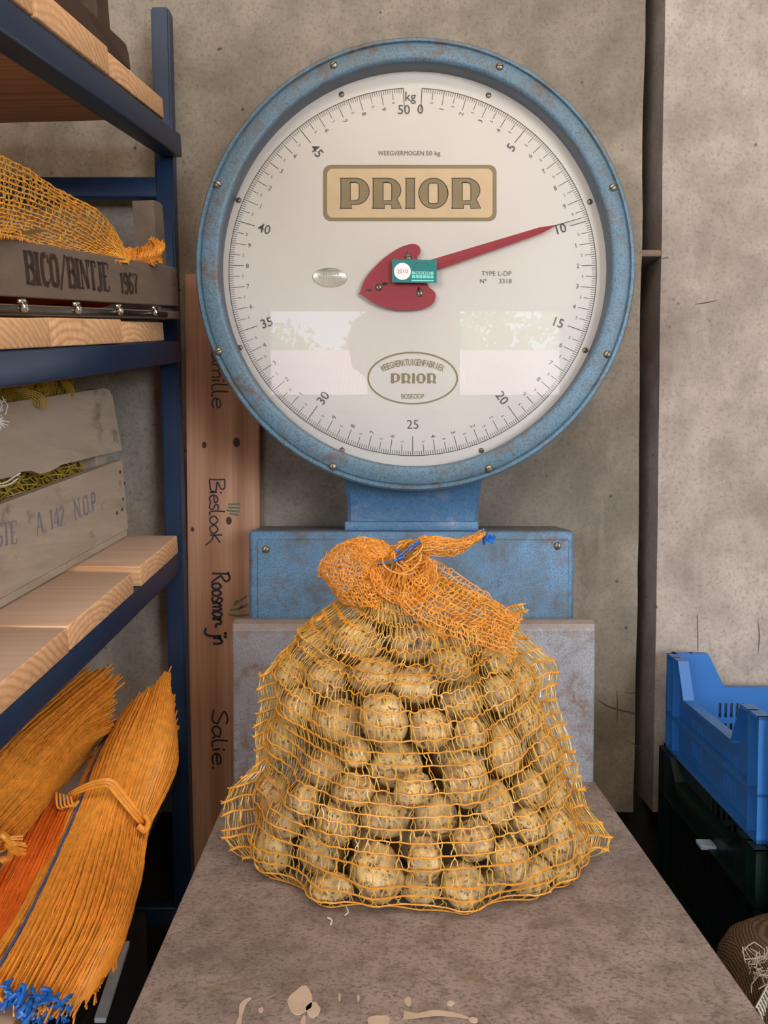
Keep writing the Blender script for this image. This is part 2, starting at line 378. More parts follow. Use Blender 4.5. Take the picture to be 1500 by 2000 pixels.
# outside and person
M['leaf'] = netmat('leaf_green', S(190, 210, 150), .45, .4, .35)
M['leaf_pale'] = netmat('leaf_yellow_green', S(206, 226, 110), .4, .4, .25)
M['bark'] = plain('bark', S(84, 68, 54), .9)
M['grass'] = plain('grass_ground', S(96, 118, 66), .9)
def rooftile():
    t = NT('pink_corrugated_roof'); wv = t.n('ShaderNodeTexWave', wave_type='BANDS', bands_direction='X'); wv.inputs['Scale'].default_value = 2.6; t.l(t.vec(), wv.inputs[0])
    return t.set(t.ramp(wv.outputs[1], [(.1, S(176, 140, 144)), (.8, S(228, 200, 204))]), .8)
M['rooftile'] = rooftile()
M['brick'] = plain('brick_wall', S(132, 86, 66), .9)
M['skin'] = plain('skin', S(206, 158, 132), .5, 0, .4, .05)
M['jacket'] = plain('dark_jacket', S(50, 54, 62), .8)
M['trousers'] = plain('dark_trousers', S(44, 46, 56), .8)
M['hair'] = plain('brown_hair', S(70, 52, 38), .7)
M['phone'] = plain('black_phone', S(20, 20, 22), .25)
M['shoe'] = plain('dark_shoe', S(36, 32, 30), .6)

# ------------------------------------------------------------------ text helpers
_glyph = {}
def glyphs(body, bold=0.0):
    k = (body, bold)
    if k not in _glyph:
        cu = bpy.data.curves.new('t', 'FONT'); cu.body = body; cu.size = 1; cu.offset = bold; cu.resolution_u = 3
        cu.align_x = 'LEFT'; o = bpy.data.objects.new('t', cu); col.objects.link(o)
        bpy.context.view_layer.update(); dg = bpy.context.evaluated_depsgraph_get(); ev = o.evaluated_get(dg); me = ev.to_mesh()
        vs = np.array([v.co[:2] for v in me.vertices]); fs = [tuple(p.vertices) for p in me.polygons]
        ev.to_mesh_clear(); bpy.data.objects.remove(o); bpy.data.curves.remove(cu)
        _glyph[k] = (vs, fs)
    return _glyph[k]
H1 = None
def text(mb, body, fr, h, width=None, align='C', bold=0.0, z=0.0):
    """lettering of cap height h in the plane of fr (x right, y up), centred vertically on fr.o"""
    global H1
    if H1 is None:
        q = glyphs('H')[0]; H1 = q[:,1].max()-q[:,1].min()
    vs, fs = glyphs(body, bold); s = h/H1; x0, x1 = vs[:,0].min(), vs[:,0].max()
    sx = s if width is None else width/(x1-x0)
    dx = {'C': -(x0+x1)/2, 'L': -x0, 'R': -x1}[align]
    mb.add([fr.p((x+dx)*sx, y*s - h/2, z) for x, y in vs], fs)
def strokes(mb, lines, fr, wd, z=.0004, n=10, smooth=True):
    for L in lines:
        if len(L) == 1:
            x, y = L[0]; mb.disc(fr.at(x, y, z), wd*.7, 0, 8); continue
        P = [fr.p(x, y) for x, y in L]
        if smooth and len(P) > 2: P = crom(P, n*(len(P)-1)//2+2)
        mb.ribbon(P, wd, fr.z, z)
HAND = {
 'B': (.55, [[(0,.0),(.02,.5),(.0,1.0)], [(0,1),(.38,.98),(.42,.75),(.12,.52),(.5,.42),(.5,.1),(.0,.0)]]),
 'R': (.58, [[(0,.0),(.02,.95)], [(-.08,.92),(.3,1.02),(.46,.78),(.1,.5)], [(.12,.52),(.3,.25),(.55,-.05)]]),
 'S': (.48, [[(.42,.9),(.25,1),(.04,.8),(.2,.55),(.4,.32),(.28,.02),(-.02,.12)]]),
 'K': (.55, [[(0,0),(0,1)], [(.45,1),(.04,.5),(.5,0)]]),
 'i': (.16, [[(.02,.5),(.04,.0)], [(.04,.74)]]),
 'e': (.36, [[(.02,.28),(.3,.32),(.26,.52),(.06,.48),(0,.2),(.12,.0),(.34,.08)]]),
 's': (.34, [[(.3,.52),(.1,.56),(.05,.38),(.26,.22),(.2,.0),(-.02,.04)]]),
 'l': (.24, [[(.02,1.0),(.0,.3),(.06,.0),(.2,.02)]]),
 'o': (.40, [[(.18,.55),(.0,.35),(.06,.04),(.26,.04),(.34,.3),(.18,.55)]]),
 'k': (.45, [[(.02,.8),(.02,.0)], [(.36,.66),(.04,.3),(.26,.1),(.48,-.3)]]),
 'm': (.52, [[(0,.5),(.02,.0)], [(.02,.35),(.14,.52),(.22,.4),(.22,.0)], [(.22,.35),(.36,.52),(.44,.4),(.44,.0)]]),
 'a': (.42, [[(.3,.48),(.1,.54),(0,.25),(.1,.0),(.3,.2)], [(.32,.54),(.3,.2),(.38,.0)]]),
 'r': (.30, [[(.0,.52),(.02,.0)], [(.02,.3),(.12,.5),(.26,.5)]]),
 'j': (.34, [[(.26,.52),(.26,-.2),(.1,-.5),(-.12,-.42)], [(.30,.76)], [(.14,.76)]]),
 'y': (.34, [[(.0,.52),(.04,.2),(.2,.2)]]),
 'n': (.40, [[(.0,.52),(.02,.0)], [(.02,.32),(.16,.54),(.28,.42),(.3,.0)]]),
 '.': (.16, [[(.06,.04)]]),
}
def handwrite(mb, word, fr, cap, length, wd, z=.0004):
    tot = sum(HAND[c][0] for c in word); k = length/(tot); x = 0
    for c in word:
        a, L = HAND[c]
        strokes(mb, [[(x+p[0]*k, p[1]*cap) for p in l] for l in L], fr, wd, z); x += a*k
# condensed stencil serif letters: (width, [(thick?, polyline)])
T, H = 1.0, .42
STEN = {
 'B': (.46, [(T,[(.1,0),(.1,1)]), (H,[(0,1),(.26,1)]), (H,[(0,0),(.26,0)]), (T,[(.26,1),(.38,.9),(.38,.62),(.26,.53)]), (H,[(.1,.53),(.28,.53)]), (T,[(.26,.53),(.4,.42),(.4,.1),(.26,0)])]),
 'I': (.26, [(T,[(.12,0),(.12,1)]), (H,[(0,1),(.24,1)]), (H,[(0,0),(.24,0)])]),
 'C': (.44, [(T,[(.3,.98),(.12,.92),(.08,.5),(.12,.08),(.3,.02)]), (H,[(.38,.72),(.38,1)]), (H,[(.3,.02),(.4,.2)])]),
 'O': (.46, [(T,[(.22,1),(.08,.85),(.08,.15),(.22,0)]), (T,[(.22,1),(.36,.85),(.36,.15),(.22,0)])]),
 '/': (.40, [(.6,[(0,-.12),(.36,1.08)])]),
 'N': (.50, [(H,[(.06,0),(.06,1)]), (T,[(.06,1),(.4,0)]), (H,[(.4,0),(.4,1)]), (H,[(0,0),(.14,0)]), (H,[(.32,1),(.48,1)])]),
 'T': (.44, [(T,[(.2,0),(.2,1)]), (H,[(0,1),(.4,1)]), (H,[(0,1),(0,.8)]), (H,[(.4,1),(.4,.8)]), (H,[(.1,0),(.3,0)])]),
 'J': (.34, [(T,[(.22,1),(.22,.15),(.1,0),(0,.08)]), (H,[(.1,1),(.34,1)])]),
 'E': (.42, [(T,[(.1,0),(.1,1)]), (H,[(0,1),(.36,1),(.36,.8)]), (H,[(.1,.52),(.28,.52)]), (H,[(0,0),(.36,0),(.36,.2)])]),
 '1': (.28, [(T,[(.14,0),(.14,1)]), (H,[(.02,.86),(.14,1)]), (H,[(.04,0),(.24,0)])]),
 '9': (.40, [(T,[(.18,1),(.06,.85),(.06,.6),(.18,.48),(.3,.6),(.3,.85),(.18,1)]), (T,[(.3,.7),(.3,.2),(.18,0),(.04,.06)])]),
 '6': (.40, [(T,[(.18,0),(.06,.15),(.06,.4),(.18,.52),(.3,.4),(.3,.15),(.18,0)]), (T,[(.06,.3),(.06,.8),(.18,1),(.3,.92)])]),
 '7': (.38, [(H,[(.02,.82),(.02,1),(.34,1)]), (T,[(.34,1),(.2,.5),(.16,0)])]),
 'A': (.44, [(T,[(.2,1),(.38,0)]), (H,[(.2,1),(.02,0)]), (H,[(.1,.35),(.3,.35)])]),
 '4': (.38, [(T,[(.26,0),(.26,1)]), (H,[(.26,1),(.02,.3),(.36,.3)])]),
 '2': (.38, [(T,[(.04,.8),(.14,1),(.28,.9),(.28,.65),(.04,0)]), (H,[(.04,0),(.34,0)])]),
 'P': (.42, [(T,[(.1,0),(.1,1)]), (T,[(.1,1),(.3,.96),(.34,.75),(.28,.5),(.1,.46)])]),
 'G': (.42, [(T,[(.34,.9),(.2,1),(.08,.8),(.08,.2),(.2,0),(.34,.15),(.34,.42)]), (H,[(.2,.42),(.36,.42)])]),
 '.': (.16, [(T,[(.02,.05),(.1,.05)])]), ' ': (.36, []),
}
def stencil(mb, word, fr, cap, length, stem, z=.0005):
    tot = sum(STEN[c][0] for c in word)-.06; k = length/tot; x = 0
    for c in word:
        a, L = STEN[c]
        for wgt, l in L: strokes(mb, [[(x+p[0]*k, p[1]*cap) for p in l]], fr, stem*wgt, z, 6, len(l) > 2)
        x += a*k

# ================================================================== THE SETTING
WALLY = 1.34
gapL, gapR = at(1251, 700, WALLY).x, at(1289, 700, WALLY).x
XL, XR, YF, ZC = -3.2, 4.6, -3.5, 3.4
struct(MB().box(WORLD, XL-.1, XR+.1, YF-.1, WALLY+.3, -.1, 0).build('floor', M['floor']))
struct(MB().box(WORLD, XL-.1, XR+.1, YF-.1, WALLY+.3, ZC, ZC+.1).build('ceiling', M['ceiling']))
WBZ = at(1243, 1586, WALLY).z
def rough_edge_panel(x0, x1, edge_right, mat, name):
    """concrete wall panel with a slightly uneven joint edge"""
    mb = MB(); N = 60; e = []
    for i in range(N+1):
        z = ZC*i/N; j = (noise.noise(V((z*7, 1.7, 0)))*.0035 + noise.noise(V((z*31, 4, 0)))*.0015)
        e.append((x1+j if edge_right else x0+j*.4, z))
    e = [(a, max(WBZ, b)) for a, b in e]
    outer = ([(x0, WBZ)] + e[e.index([q for q in e if q[1] > WBZ][0])-1:] + [(x0, ZC)]) if edge_right else ([(x1, ZC)] + e[e.index([q for q in e if q[1] > WBZ][0])-1:][::-1] + [(x1, WBZ)])
    mb.plate(outer, [], Fr((0, WALLY, 0), (1,0,0), (0,0,1), (0,-1,0)), -.14, 0)
    return struct(mb.build(name, mat))
rough_edge_panel(XL, gapL, True, M['concrete_left'], 'wall_back_left')
rough_edge_panel(gapR, XR, False, M['concrete_right'], 'wall_back_right')
struct(MB().box(WORLD, gapL-.2, gapR+.2, WALLY+.14, WALLY+.2, 0, ZC).build('wall_back', M['dark_gap']))
struct(MB().box(WORLD, XL, XR, WALLY+.06, WALLY+.12, 0, WBZ).build('baseboard_back', plain('dark_lower_wall', S(40, 34, 32), .9)))  # recessed dark strip of wall below the concrete panels
# mortar blob and cracks on the joint
mb = MB(); q = at(1268, 494, WALLY)
mb.bbox(Fr(q, (1,0,0), (0,1,0), (0,0,1)), -.022, .022, .0, .08, -.006, .006, .004)
struct(mb.build('trim_1', plain('mortar', S(128, 110, 96), .9)))
mb = MB(); wf = Fr((0, WALLY-.0006, 0), (1,0,0), (0,0,1), (0,-1,0))
def wpl(pts): return [at(x, y, WALLY-.0006) for x, y in pts]
for pts, ww in (([(1168,1367),(1185,1378),(1205,1385),(1240,1394)], (.0012, .002, .003, .0045)), ([(1222,1352),(1232,1354),(1242,1352)], (.0008,.0012,.0012)), ([(1222,1445),(1235,1452),(1246,1458)], (.0006,.0012,.0016)), ([(1205,1350),(1206,1380),(1205,1412)], (.001,.0024,.001)), ([(1290,505),(1306,503)], (.001,.0016)), ([(1358,594),(1380,591),(1402,586)], (.001,.002,.0006)), ([(1480,1210),(1483,1240),(1481,1275)], (.0006,.0018,.0006)), ([(1362,1200),(1363,1235),(1363,1271)], (.0012,.0014,.0012))):
    mb.ribbon(crom(wpl(pts), 14), np.interp(np.linspace(0, 1, 14), np.linspace(0, 1, len(ww)), ww), V((0,-1,0)))
struct(mb.build('trim_2', plain('crack_line', S(84, 70, 62), .9)))
struct(MB().box(WORLD, XL-.1, XL, YF, WALLY, 0, ZC).build('wall_left', M['plaster']))
struct(MB().box(WORLD, XR, XR+.1, YF, WALLY, 0, ZC).build('wall_right', M['plaster']))
# wall behind the camera: two high windows (they mirror in the dial glass) and two added openings for the fill lamps
D = 2*1.148 - YF
def mir(px, py): # point on the front wall that the dial glass mirrors to this pixel
    d = ray(px, py); p = CAM + d*(D/d.y); return p.x, p.z
wx0, wz1 = mir(520, 598); wx1, wz0 = mir(748, 776); vx0, _ = mir(893, 700); vx1, _ = mir(1103, 700)
xs = sorted([XL, -3.6+1.0, -1.5, wx0, wx1, vx0, vx1, 1.9, 4.0, XR]); zs = [0, 1.0, wz0, wz1, 2.9, ZC]
mb = MB()
for i in range(len(xs)-1):
    for j in range(len(zs)-1):
        cx, cz = (xs[i]+xs[i+1])/2, (zs[j]+zs[j+1])/2
        if (wx0 < cx < wx1 or vx0 < cx < vx1) and wz0 < cz < wz1: continue
        if (1.9 < cx < 4.0 or -2.6 < cx < -1.5 or -3.6 < cx < -1.5) and 1.0 < cz < 2.9: continue
        mb.box(WORLD, xs[i], xs[i+1], YF-.12, YF, zs[j], zs[j+1])
struct(mb.build('wall_front', M['plaster']))
for k, (a, b) in enumerate(((wx0, wx1), (vx0, vx1))):
    f = MB(); t = .022
    for bx in ((a, b, wz0, wz0+t), (a, b, wz1-t, wz1), (a, a+t, wz0, wz1), (b-t, b, wz0, wz1)):
        f.box(WORLD, bx[0], bx[1], YF-.10, YF-.05, bx[2], bx[3])
    f = struct(f.build('window_%d' % (k+1), M['frame_paint']))
    MB().box(WORLD, a, b, YF-.08, YF-.074, wz0, wz1).build('window_pane', M['glass'], f)

# ------------------------------------------------------------------ outside (seen mirrored in the dial glass)
struct(MB().box(WORLD, -40, 40, -60, YF-.15, -.15, -.02).build('ground', M['grass']))
house = thing('barn', (1.0, -17, -.02), 'low brick barn with a pink corrugated roof across the yard', 'building')
hw = MB(); hw.box(WORLD, -12, 14, -25, -17, -.02, 3.3); hw.build('wall', M['brick'], house)
rf = MB(); rf.add([(-12.5,-16.6,3.2),(14.5,-16.6,3.2),(14.5,-21,5.25),(-12.5,-21,5.25),(14.5,-25.4,3.2),(-12.5,-25.4,3.2),
                   (-12.5,-16.6,3.05),(14.5,-16.6,3.05),(14.5,-25.4,3.05),(-12.5,-25.4,3.05)],
                  [(0,1,2,3),(3,2,4,5),(0,6,7,1),(4,8,9,5),(6,9,8,7),(1,7,8,4,2),(0,3,5,9,6)])
rf.build('roof', M['rooftile'], house)
def leafball(mb, c, R, n, size, squash=.8):
    for _ in range(n):
        d = V((random.gauss(0,1), random.gauss(0,1), random.gauss(0,1))).normalized()
        p = V(c) + V((d.x*R, d.y*R, d.z*R*squash))*random.uniform(.55, 1.05)
        a = V((random.gauss(0,1), random.gauss(0,1), random.gauss(0,1))).normalized(); b = a.orthogonal().normalized()
        s = size*random.uniform(.6, 1.4); mb.add([p-a*s, p+b*s*.5, p+a*s, p-b*s*.5], [(0,1,2,3)])
for k, (tx, ty, th, tr, lab) in enumerate(((-3.4, -29.5, 9.0, 3.2, 'round leafy tree behind the barn, leftmost of the three'), (1.2, -38, 11.0, 3.0, 'leafy tree behind the barn, between two taller trees'), (5.6, -29.5, 9.4, 3.2, 'tall leafy tree behind the barn, rightmost of the three'))):
    tr_ = thing('tree', (tx, ty, -.02), lab, 'tree', 'trees behind the barn')
    t = MB(); t.tube([(tx, ty, -.02), (tx+.1, ty, 2), (tx, ty, th-2)], [.28, .2, .1], 8); t.build('trunk', M['bark'], tr_)
    c = MB()
    for _ in range(8): leafball(c, (tx+random.uniform(-2.2, 2.2), ty+random.uniform(-1.2, 1.2), th-2.6+random.uniform(-2.2, 1.6)), tr*.5, 150, .24)
    c.build('crown', M['leaf'], tr_)
for k, (bx, bz, lab) in enumerate(((1.05, 1.0, 'pale green climbing shrub outside under the window'), (2.35, 1.25, 'taller pale green shrub outside beside the window'))):
    sh = thing('shrub', (bx, -5.2, -.02), lab, 'shrub')
    t = MB(); t.tube([(bx, -5.2, -.02), (bx+.05, -5.2, bz+.3)], [.03, .015], 6); t.build('stem', M['bark'], sh)
    c = MB()
    for _ in range(7): leafball(c, (bx+random.uniform(-.35, .35), -5.2+random.uniform(-.2, .2), bz+.3+random.uniform(-.4, .62)), .2, 60, .07)
    c.build('foliage', M['leaf_pale'], sh)

# ================================================================== THE WEIGHING SCALE
YB = 1.15                                  # front of the back plate
PZ = CAM.z - .459                          # platform surface
scale_ = thing('weighing_scale', (.04, 1.0, 0), 'old blue dial weighing scale with round white face, against the concrete wall', 'scale')
# platform
pxl, pxr = at(455, 1540, YB).x, at(1162, 1540, YB).x
pl = MB(); yfro = .30
fl, fr_ = at(258.5, 2000, .647).x, at(1478, 2000, .647).x
def edge(x0, xf, Y): return x0 + (xf-x0)*(YB-Y)/(YB-.647)
Yn = .42
pl.add([(edge(pxl, fl, Yn), Yn, PZ), (edge(pxr, fr_, Yn), Yn, PZ), (pxr, YB+.02, PZ), (pxl, YB+.02, PZ),
        (edge(pxl, fl, Yn), Yn, PZ-.022), (edge(pxr, fr_, Yn), Yn, PZ-.022), (pxr, YB+.02, PZ-.022), (pxl, YB+.02, PZ-.022)],
       [(0,1,2,3),(7,6,5,4),(0,4,5,1),(1,5,6,2),(2,6,7,3),(3,7,4,0)])
bm = bmesh.new(); vs = [bm.verts.new(v) for v in pl.v]; [bm.faces.new([vs[i] for i in f]) for f in pl.f]
bmesh.ops.bevel(bm, geom=bm.edges[:], offset=.0016, segments=2, affect='EDGES'); plat = MB().bm(bm).build('platform', M['platform'], scale_)
sp_ = MB()
def blob(cx, cy, rx, ry, seed, n=22):
    c = hit(cx, cy, V((0,0,PZ)), V((0,0,1))); pts = []
    for i in range(n):
        g = 2*PI*i/n; k = 1 + .35*noise.noise(V((math.cos(g)*1.3+seed, math.sin(g)*1.3, seed)))
        pts.append((c.x + math.cos(g)*rx*k, c.y + math.sin(g)*ry*k))
    sp_.plate(pts, [], Fr((0,0,0), (1,0,0), (0,1,0), (0,0,1)), PZ, PZ+.0007)
blob(588, 1955, .011, .017, 1.1); blob(611, 1973, .006, .009, 2.2); blob(740, 1998, .010, .010, 3.3); blob(797, 1957, .0032, .005, 4.1)
blob(880, 1960, .003, .003, 5.3); blob(663, 1948, .0012, .005, 6.6); blob(592, 1997, .0022, .008, 7.1); blob(510, 1973, .002, .003, 8.4); blob(700, 1950, .0012, .004, 2.9); blob(925, 1993, .004, .003, 2.9)
for pts, ww in (([(490,1950),(475,1962),(470,1985),(465,2005)], (.003,.006,.003,.005)), ([(788,1984),(815,1985),(850,1980),(890,1984),(915,1990)], (.012,.006,.008,.006,.003))):
    P = [hit(x, y, V((0,0,PZ)), V((0,0,1))) for x, y in pts]
    sp_.ribbon(crom(P, 16), np.interp(np.linspace(0,1,16), np.linspace(0,1,len(ww)), ww), V((0,0,1)), .0006)
sp_.build('paint_splash', M['splash'], plat)
# back plate with rolled top edge
zt = at(800, 1207, YB+.02).z
bp = MB(); x0, x1 = at(454, 1300, YB).x, at(1162, 1300, YB).x
prof = [(YB, PZ-.01), (YB, zt-.016), (YB+.003, zt-.006), (YB+.010, zt-.001), (YB+.018, zt), (YB+.024, zt-.004), (YB+.024, PZ-.01)]
N = 8; G = []
for xx, s in ((x0, -1), (x0+.002, 0), (x1-.002, 0), (x1, 1)):
    G.append([V((xx, y + (.002 if s else 0) if y == YB else y, z - (.002 if (s and z > zt-.01) else 0))) for y, z in prof])
bp.grid(G, True); m = len(prof); bp.f += [tuple(range(m)), tuple(3*m+i for i in range(m))]
bp.build('back_plate', M['galv'], scale_)
# head box below the dial
YX = 1.185; bx0, bx1 = at(486, 1130, YX).x, at(1122, 1130, YX).x; bzt = at(800, 1036, YX).z
FB = Fr((0,0,0), (1,0,0), (0,1,0), (0,0,1))
hb = MB(); hb.bbox(FB, bx0, bx1, YX, YX+.115, .93, bzt, .007, 3); hbox = hb.build('head_box', M['blue_cast'], scale_, True, sharp=50)
pn = MB(); zb = .95
pn.bbox(FB, bx0+.013, bx1-.009, YX-.0022, YX+.002, zb, bzt-.014, .002, 2); pn.build('cover_panel', M['blue_cast'], hbox, True, sharp=50)
def screw(parent, p, r, ang=.7, nrm=V((0,-1,0)), dark=True):
    f = Fr(p, (1,0,0), (0,0,1), nrm)
    mb = MB(); mb.lathe([(0.0001, r*.55), (r*.5, r*.5), (r*.85, r*.3), (r, 0), (r, -r*.4)], f, 18)
    s = mb.build('screw', M['screw'], parent, True, sharp=60)
    c, d = math.cos(ang), math.sin(ang); q = MB()
    q.box(Fr(p, (c,0,d), (-d,0,c), nrm), -r*.85, r*.85, -r*.12, r*.12, r*.2, r*.57); q.build('slot', M['screw_dark'], s)
    return s
screw(hbox, at(519, 1073, YX-.0022), .0062, .9); screw(hbox, at(1089, 1066, YX-.0022), .0062, 1.5)
# column behind the plate and pedestal below the platform
MB().bbox(FB, -.17, .25, YX+.005, YX+.11, .0, .94, .006).build('column', M['blue_cast'], scale_, True, sharp=50)
pd = MB(); pd.bbox(FB, -.15, .24, .72, 1.15, .06, PZ-.10, .01); pd.bbox(FB, -.20, .29, .52, 1.165, PZ-.10, PZ-.022, .004); pd.bbox(FB, -.2, .29, .68, 1.18, 0, .06, .01)
pd.build('pedestal', M['dark_iron'], scale_, True, sharp=50)
# neck
nk = MB(); zt_, zb_ = at(800, 935, 1.2).z, bzt
NX0, NX1 = at(676, 980, 1.2).x, at(937, 980, 1.2).x
secs = []
for i in range(9):
    t = i/8; z = zb_+.012 + (zt_-zb_-.012)*t; yy = 1.193 + .0 - .028*(t**2.2) ; wd = .0025*(1-t) ; secs.append((NX0+wd, NX1-wd*1.2, yy, 1.285, z))
for (a, b, y0, y1, z) in secs: pass
ns = []
for (a, b, y0, y1, z) in secs:
    c = .006; ns.append([V((a+c,y0,z)), V((b-c,y0,z)), V((b,y0+c,z)), V((b,y1,z)), V((a,y1,z)), V((a,y0+c,z))])
nk.grid(ns, True); nk.f.append(tuple(range(6)))
neck = nk.build('neck', M['blue_neck'], scale_, True, sharp=40)
MB().bbox(FB, at(673,1020,1.187).x, at(935,1020,1.187).x, 1.186, 1.29, bzt-.001, bzt+.014, .002).build('flange', M['blue_neck'], neck, True, sharp=50)
# dial housing
YR = 1.13
c0 = at(811.5, 519.5, YR); pxm = YR/(cp + sp*(480/1500))/FPX
RO = 430.5*pxm
DF = Fr(c0, (1,0,0), (0,0,1), (0,-1,0))          # x right, y up, z towards the camera
KY = 1.018; RI = 384.5*pxm; DEP = .027
dh = MB()
dh.lathe([(RO-.006, -.125), (RO-.004, -.012), (RO, -.010), (RO+.0005, -.004), (RO-.002, -.001), (RO-.006, -.0005), (RO-.0075, -.003), (RO-.009, -.0008)], DF, 128, False, KY)
dh.lathe([(RO-.006, -.125), (.0005, -.125)], DF, 128, False, KY)
hous = dh.build('dial_housing', M['blue_ring'], scale_, True, sharp=35)
rg = MB(); rg.lathe([(RO-.0095, -.012), (RO-.0090, -.001), (RO-.012, .0006), (RI+.006, .0018), (RI+.002, .001), (RI, -.002)], DF, 128, False, KY)
ring = rg.build('rim_ring', M['blue_ring'], scale_, True, sharp=50)
bz = MB(); bz.lathe([(RI+.0005, -.0015), (RI-.001, -.006), (RI-.001, -DEP), (RI+.006, -DEP-.002)], DF, 128, False, KY); bz.build('bezel', M['bezel'], scale_, True, sharp=40)
YD = YR + DEP                                   # dial face plane
fc = MB(); fc.disc(DF.at(0, 0, -DEP), RI+.004, 0, 128, (RI+.004)*KY); face = fc.build('dial_face', M['dial'], scale_)
for (x, y, a) in ((652,127,.6),(976,130,-.1),(1197,366,.6),(1186,692,1.1),(955,915,.2),(650,911,1.4),(427,686,.4),(425,360,-.6)):
    screw(ring, at(x, y, YR-.0012), .0058, a)
for (x, y, a) in ((667,184,.5),(954,186,.3),(1152,394,1.9),(1143,684,1.0),(940,880,.2),(668,879,1.4),(469,679,2.0),(466,391,.7)):
    screw(face, at(x, y, YD-.0006), .0042, a)
# graduation
CX, CY = 806.0, 531.0; RT = 359.0
def dp(px, py, e=.0005): return at(px, py, YD-e)
gr = MB()
def mark(r0, r1, th, wpx):
    s, c = math.sin(th), math.cos(th)
    def q(r, o): return dp(CX + s*r + c*o, CY - c*r + s*o)
    gr.add([q(r0,-wpx/2), q(r0,wpx/2), q(r1,wpx/2), q(r1,-wpx/2)], [(0,1,2,3)])
G0 = math.radians(2.9); GS = (2*PI-2*G0)/50
for i in range(501):
    kg = i/10; th = G0 + kg*GS
    if i % 50 == 0: mark(RT, RT-(44 if i in (0,500) else 38), th, 1.5)
    elif i % 10 == 0: mark(RT, RT-29, th, 1.2)
    elif i % 5 == 0: mark(RT, RT-21, th, 1.1)
    else: mark(RT, RT-9, th, 1.0)
for i in range(240):
    a = G0 + (2*PI-2*G0)*i/240; b = G0 + (2*PI-2*G0)*(i+1)/240
    gr.add([dp(CX+math.sin(t)*r, CY-math.cos(t)*r) for t, r in ((a, RT+.7), (b, RT+.7), (b, RT-.7), (a, RT-.7))], [(0,1,2,3)])
def dtext(mb, body, px, py, hpx, ang=0, width=None, bold=0.0, e=.0006, align='C'):
    """lettering on the dial, ang = clockwise turn"""
    s = YD/(cp + sp*(1000-py)/FPX)/FPX; c, d = math.cos(ang), math.sin(ang)
    f = Fr(dp(px, py, e), (c, 0, -d), (d, 0, c), (0, -1, 0))
    text(mb, body, f, hpx*s, None if width is None else width*s, align, bold)
for kg in range(0, 51):
    for half in (0, 1):
        v = kg + half*.5
        if v > 49.9 and half: continue
        th = G0 + v*GS; s, c = math.sin(th), math.cos(th)
        if half:
            r = RT-27; a = th-PI/2 if s > 0 else th+PI/2
            dtext(gr, '5', CX+s*r, CY-c*r, 5.5, a); continue
        if kg in (0, 50): continue
        if kg == 25: dtext(gr, '25', CX, CY+RT-38-17-6, 17, 0); continue
        a = th-PI/2 if s > 0 else th+PI/2
        if kg % 5 == 0:
            r = RT-38-(11 if kg < 10 else 19); dtext(gr, str(kg), CX+s*r, CY-c*r, 17, a, bold=.008)
        else:
            r = RT-29-7; dtext(gr, str(kg % 10), CX+s*r, CY-c*r, 8.5, a)
dtext(gr, '0', 821, 213, 17, bold=.006); dtext(gr, '50', 789, 214, 17, bold=.006); dtext(gr, 'kg', 802, 188, 17, bold=.006)
dtext(gr, 'WEEGVERMOGEN', 783, 299, 8.5, 0, 90); dtext(gr, '50 kg', 846, 299, 8.5, 0, 28)
dtext(gr, 'TYPE', 954, 534, 8.5, 0, 27); dtext(gr, 'L-DP', 986, 534, 8.5, 0, 26); dtext(gr, 'N\u00ba', 944, 549, 8.5, 0, 13); dtext(gr, '3318', 987, 549, 8.5, 0, 25)
gr.build('graduation', M['ink'], face)
# PRIOR plaque
def rrect(x0, y0, x1, y1, r, n=6):
    pts = []
    for cx, cy, a0 in ((x1-r, y0+r, -90), (x1-r, y1-r, 0), (x0+r, y1-r, 90), (x0+r, y0+r, 180)):
        pts += [(cx+r*math.cos(math.radians(a0+90*i/n)), cy+r*math.sin(math.radians(a0+90*i/n))) for i in range(n+1)]
    return pts
def dpoly(mb, outer, holes, e):
    loops = [[V((x, -y, 0)) for x, y in outer]] + [[V((x, -y, 0)) for x, y in h] for h in holes]
    flat = [p for l in loops for p in l]
    mb.add([dp(p.x, -p.y, e) for p in flat], tessellate_polygon(loops))
pq = MB(); dpoly(pq, rrect(631, 322, 970, 432, 15), [], .0004); plaque = pq.build('name_plaque', M['gold_ink'], face)
pq = MB(); dpoly(pq, rrect(639, 329.5, 962, 425, 11), [], .0007); pq.build('plaque_field', M['gold_field'], plaque)
def arc(cx, cy, rx, ry, a0, a1, n=12): return [(cx+rx*math.cos(math.radians(a0+(a1-a0)*i/n)), cy+ry*math.sin(math.radians(a0+(a1-a0)*i/n))) for i in range(n+1)]
PRI = {  # unit letters, y up
 'P': (.98, [(0,0),(.03,.04),(.03,.96),(0,1),(.42,1)] + arc(.52,.565,.44,.435,90,-90,14) + [(.38,.13),(.36,.06),(.40,0)], [[(.34,.86),(.52,.86),(.60,.83),(.63,.76),(.63,.36),(.60,.29),(.52,.27),(.34,.27)]]),
 'R': (1.0, [(0,0),(.03,.04),(.03,.96),(0,1),(.40,1)] + arc(.50,.60,.44,.40,90,-45,12) + [(.97,0),(.63,0),(.62,.13),(.40,.13),(.40,.06),(.42,0)], [[(.36,.86),(.52,.86),(.62,.82),(.64,.76),(.64,.30),(.62,.26),(.36,.26)]]),
 'I': (.36, [(0,0),(.03,.04),(.03,.96),(0,1),(.34,1),(.31,.96),(.31,.04),(.34,0)], []),
 'O': (1.0, arc(.49,.5,.48,.5,0,355,30), [rrect(.33,.16,.65,.84,.08,4)]),
}
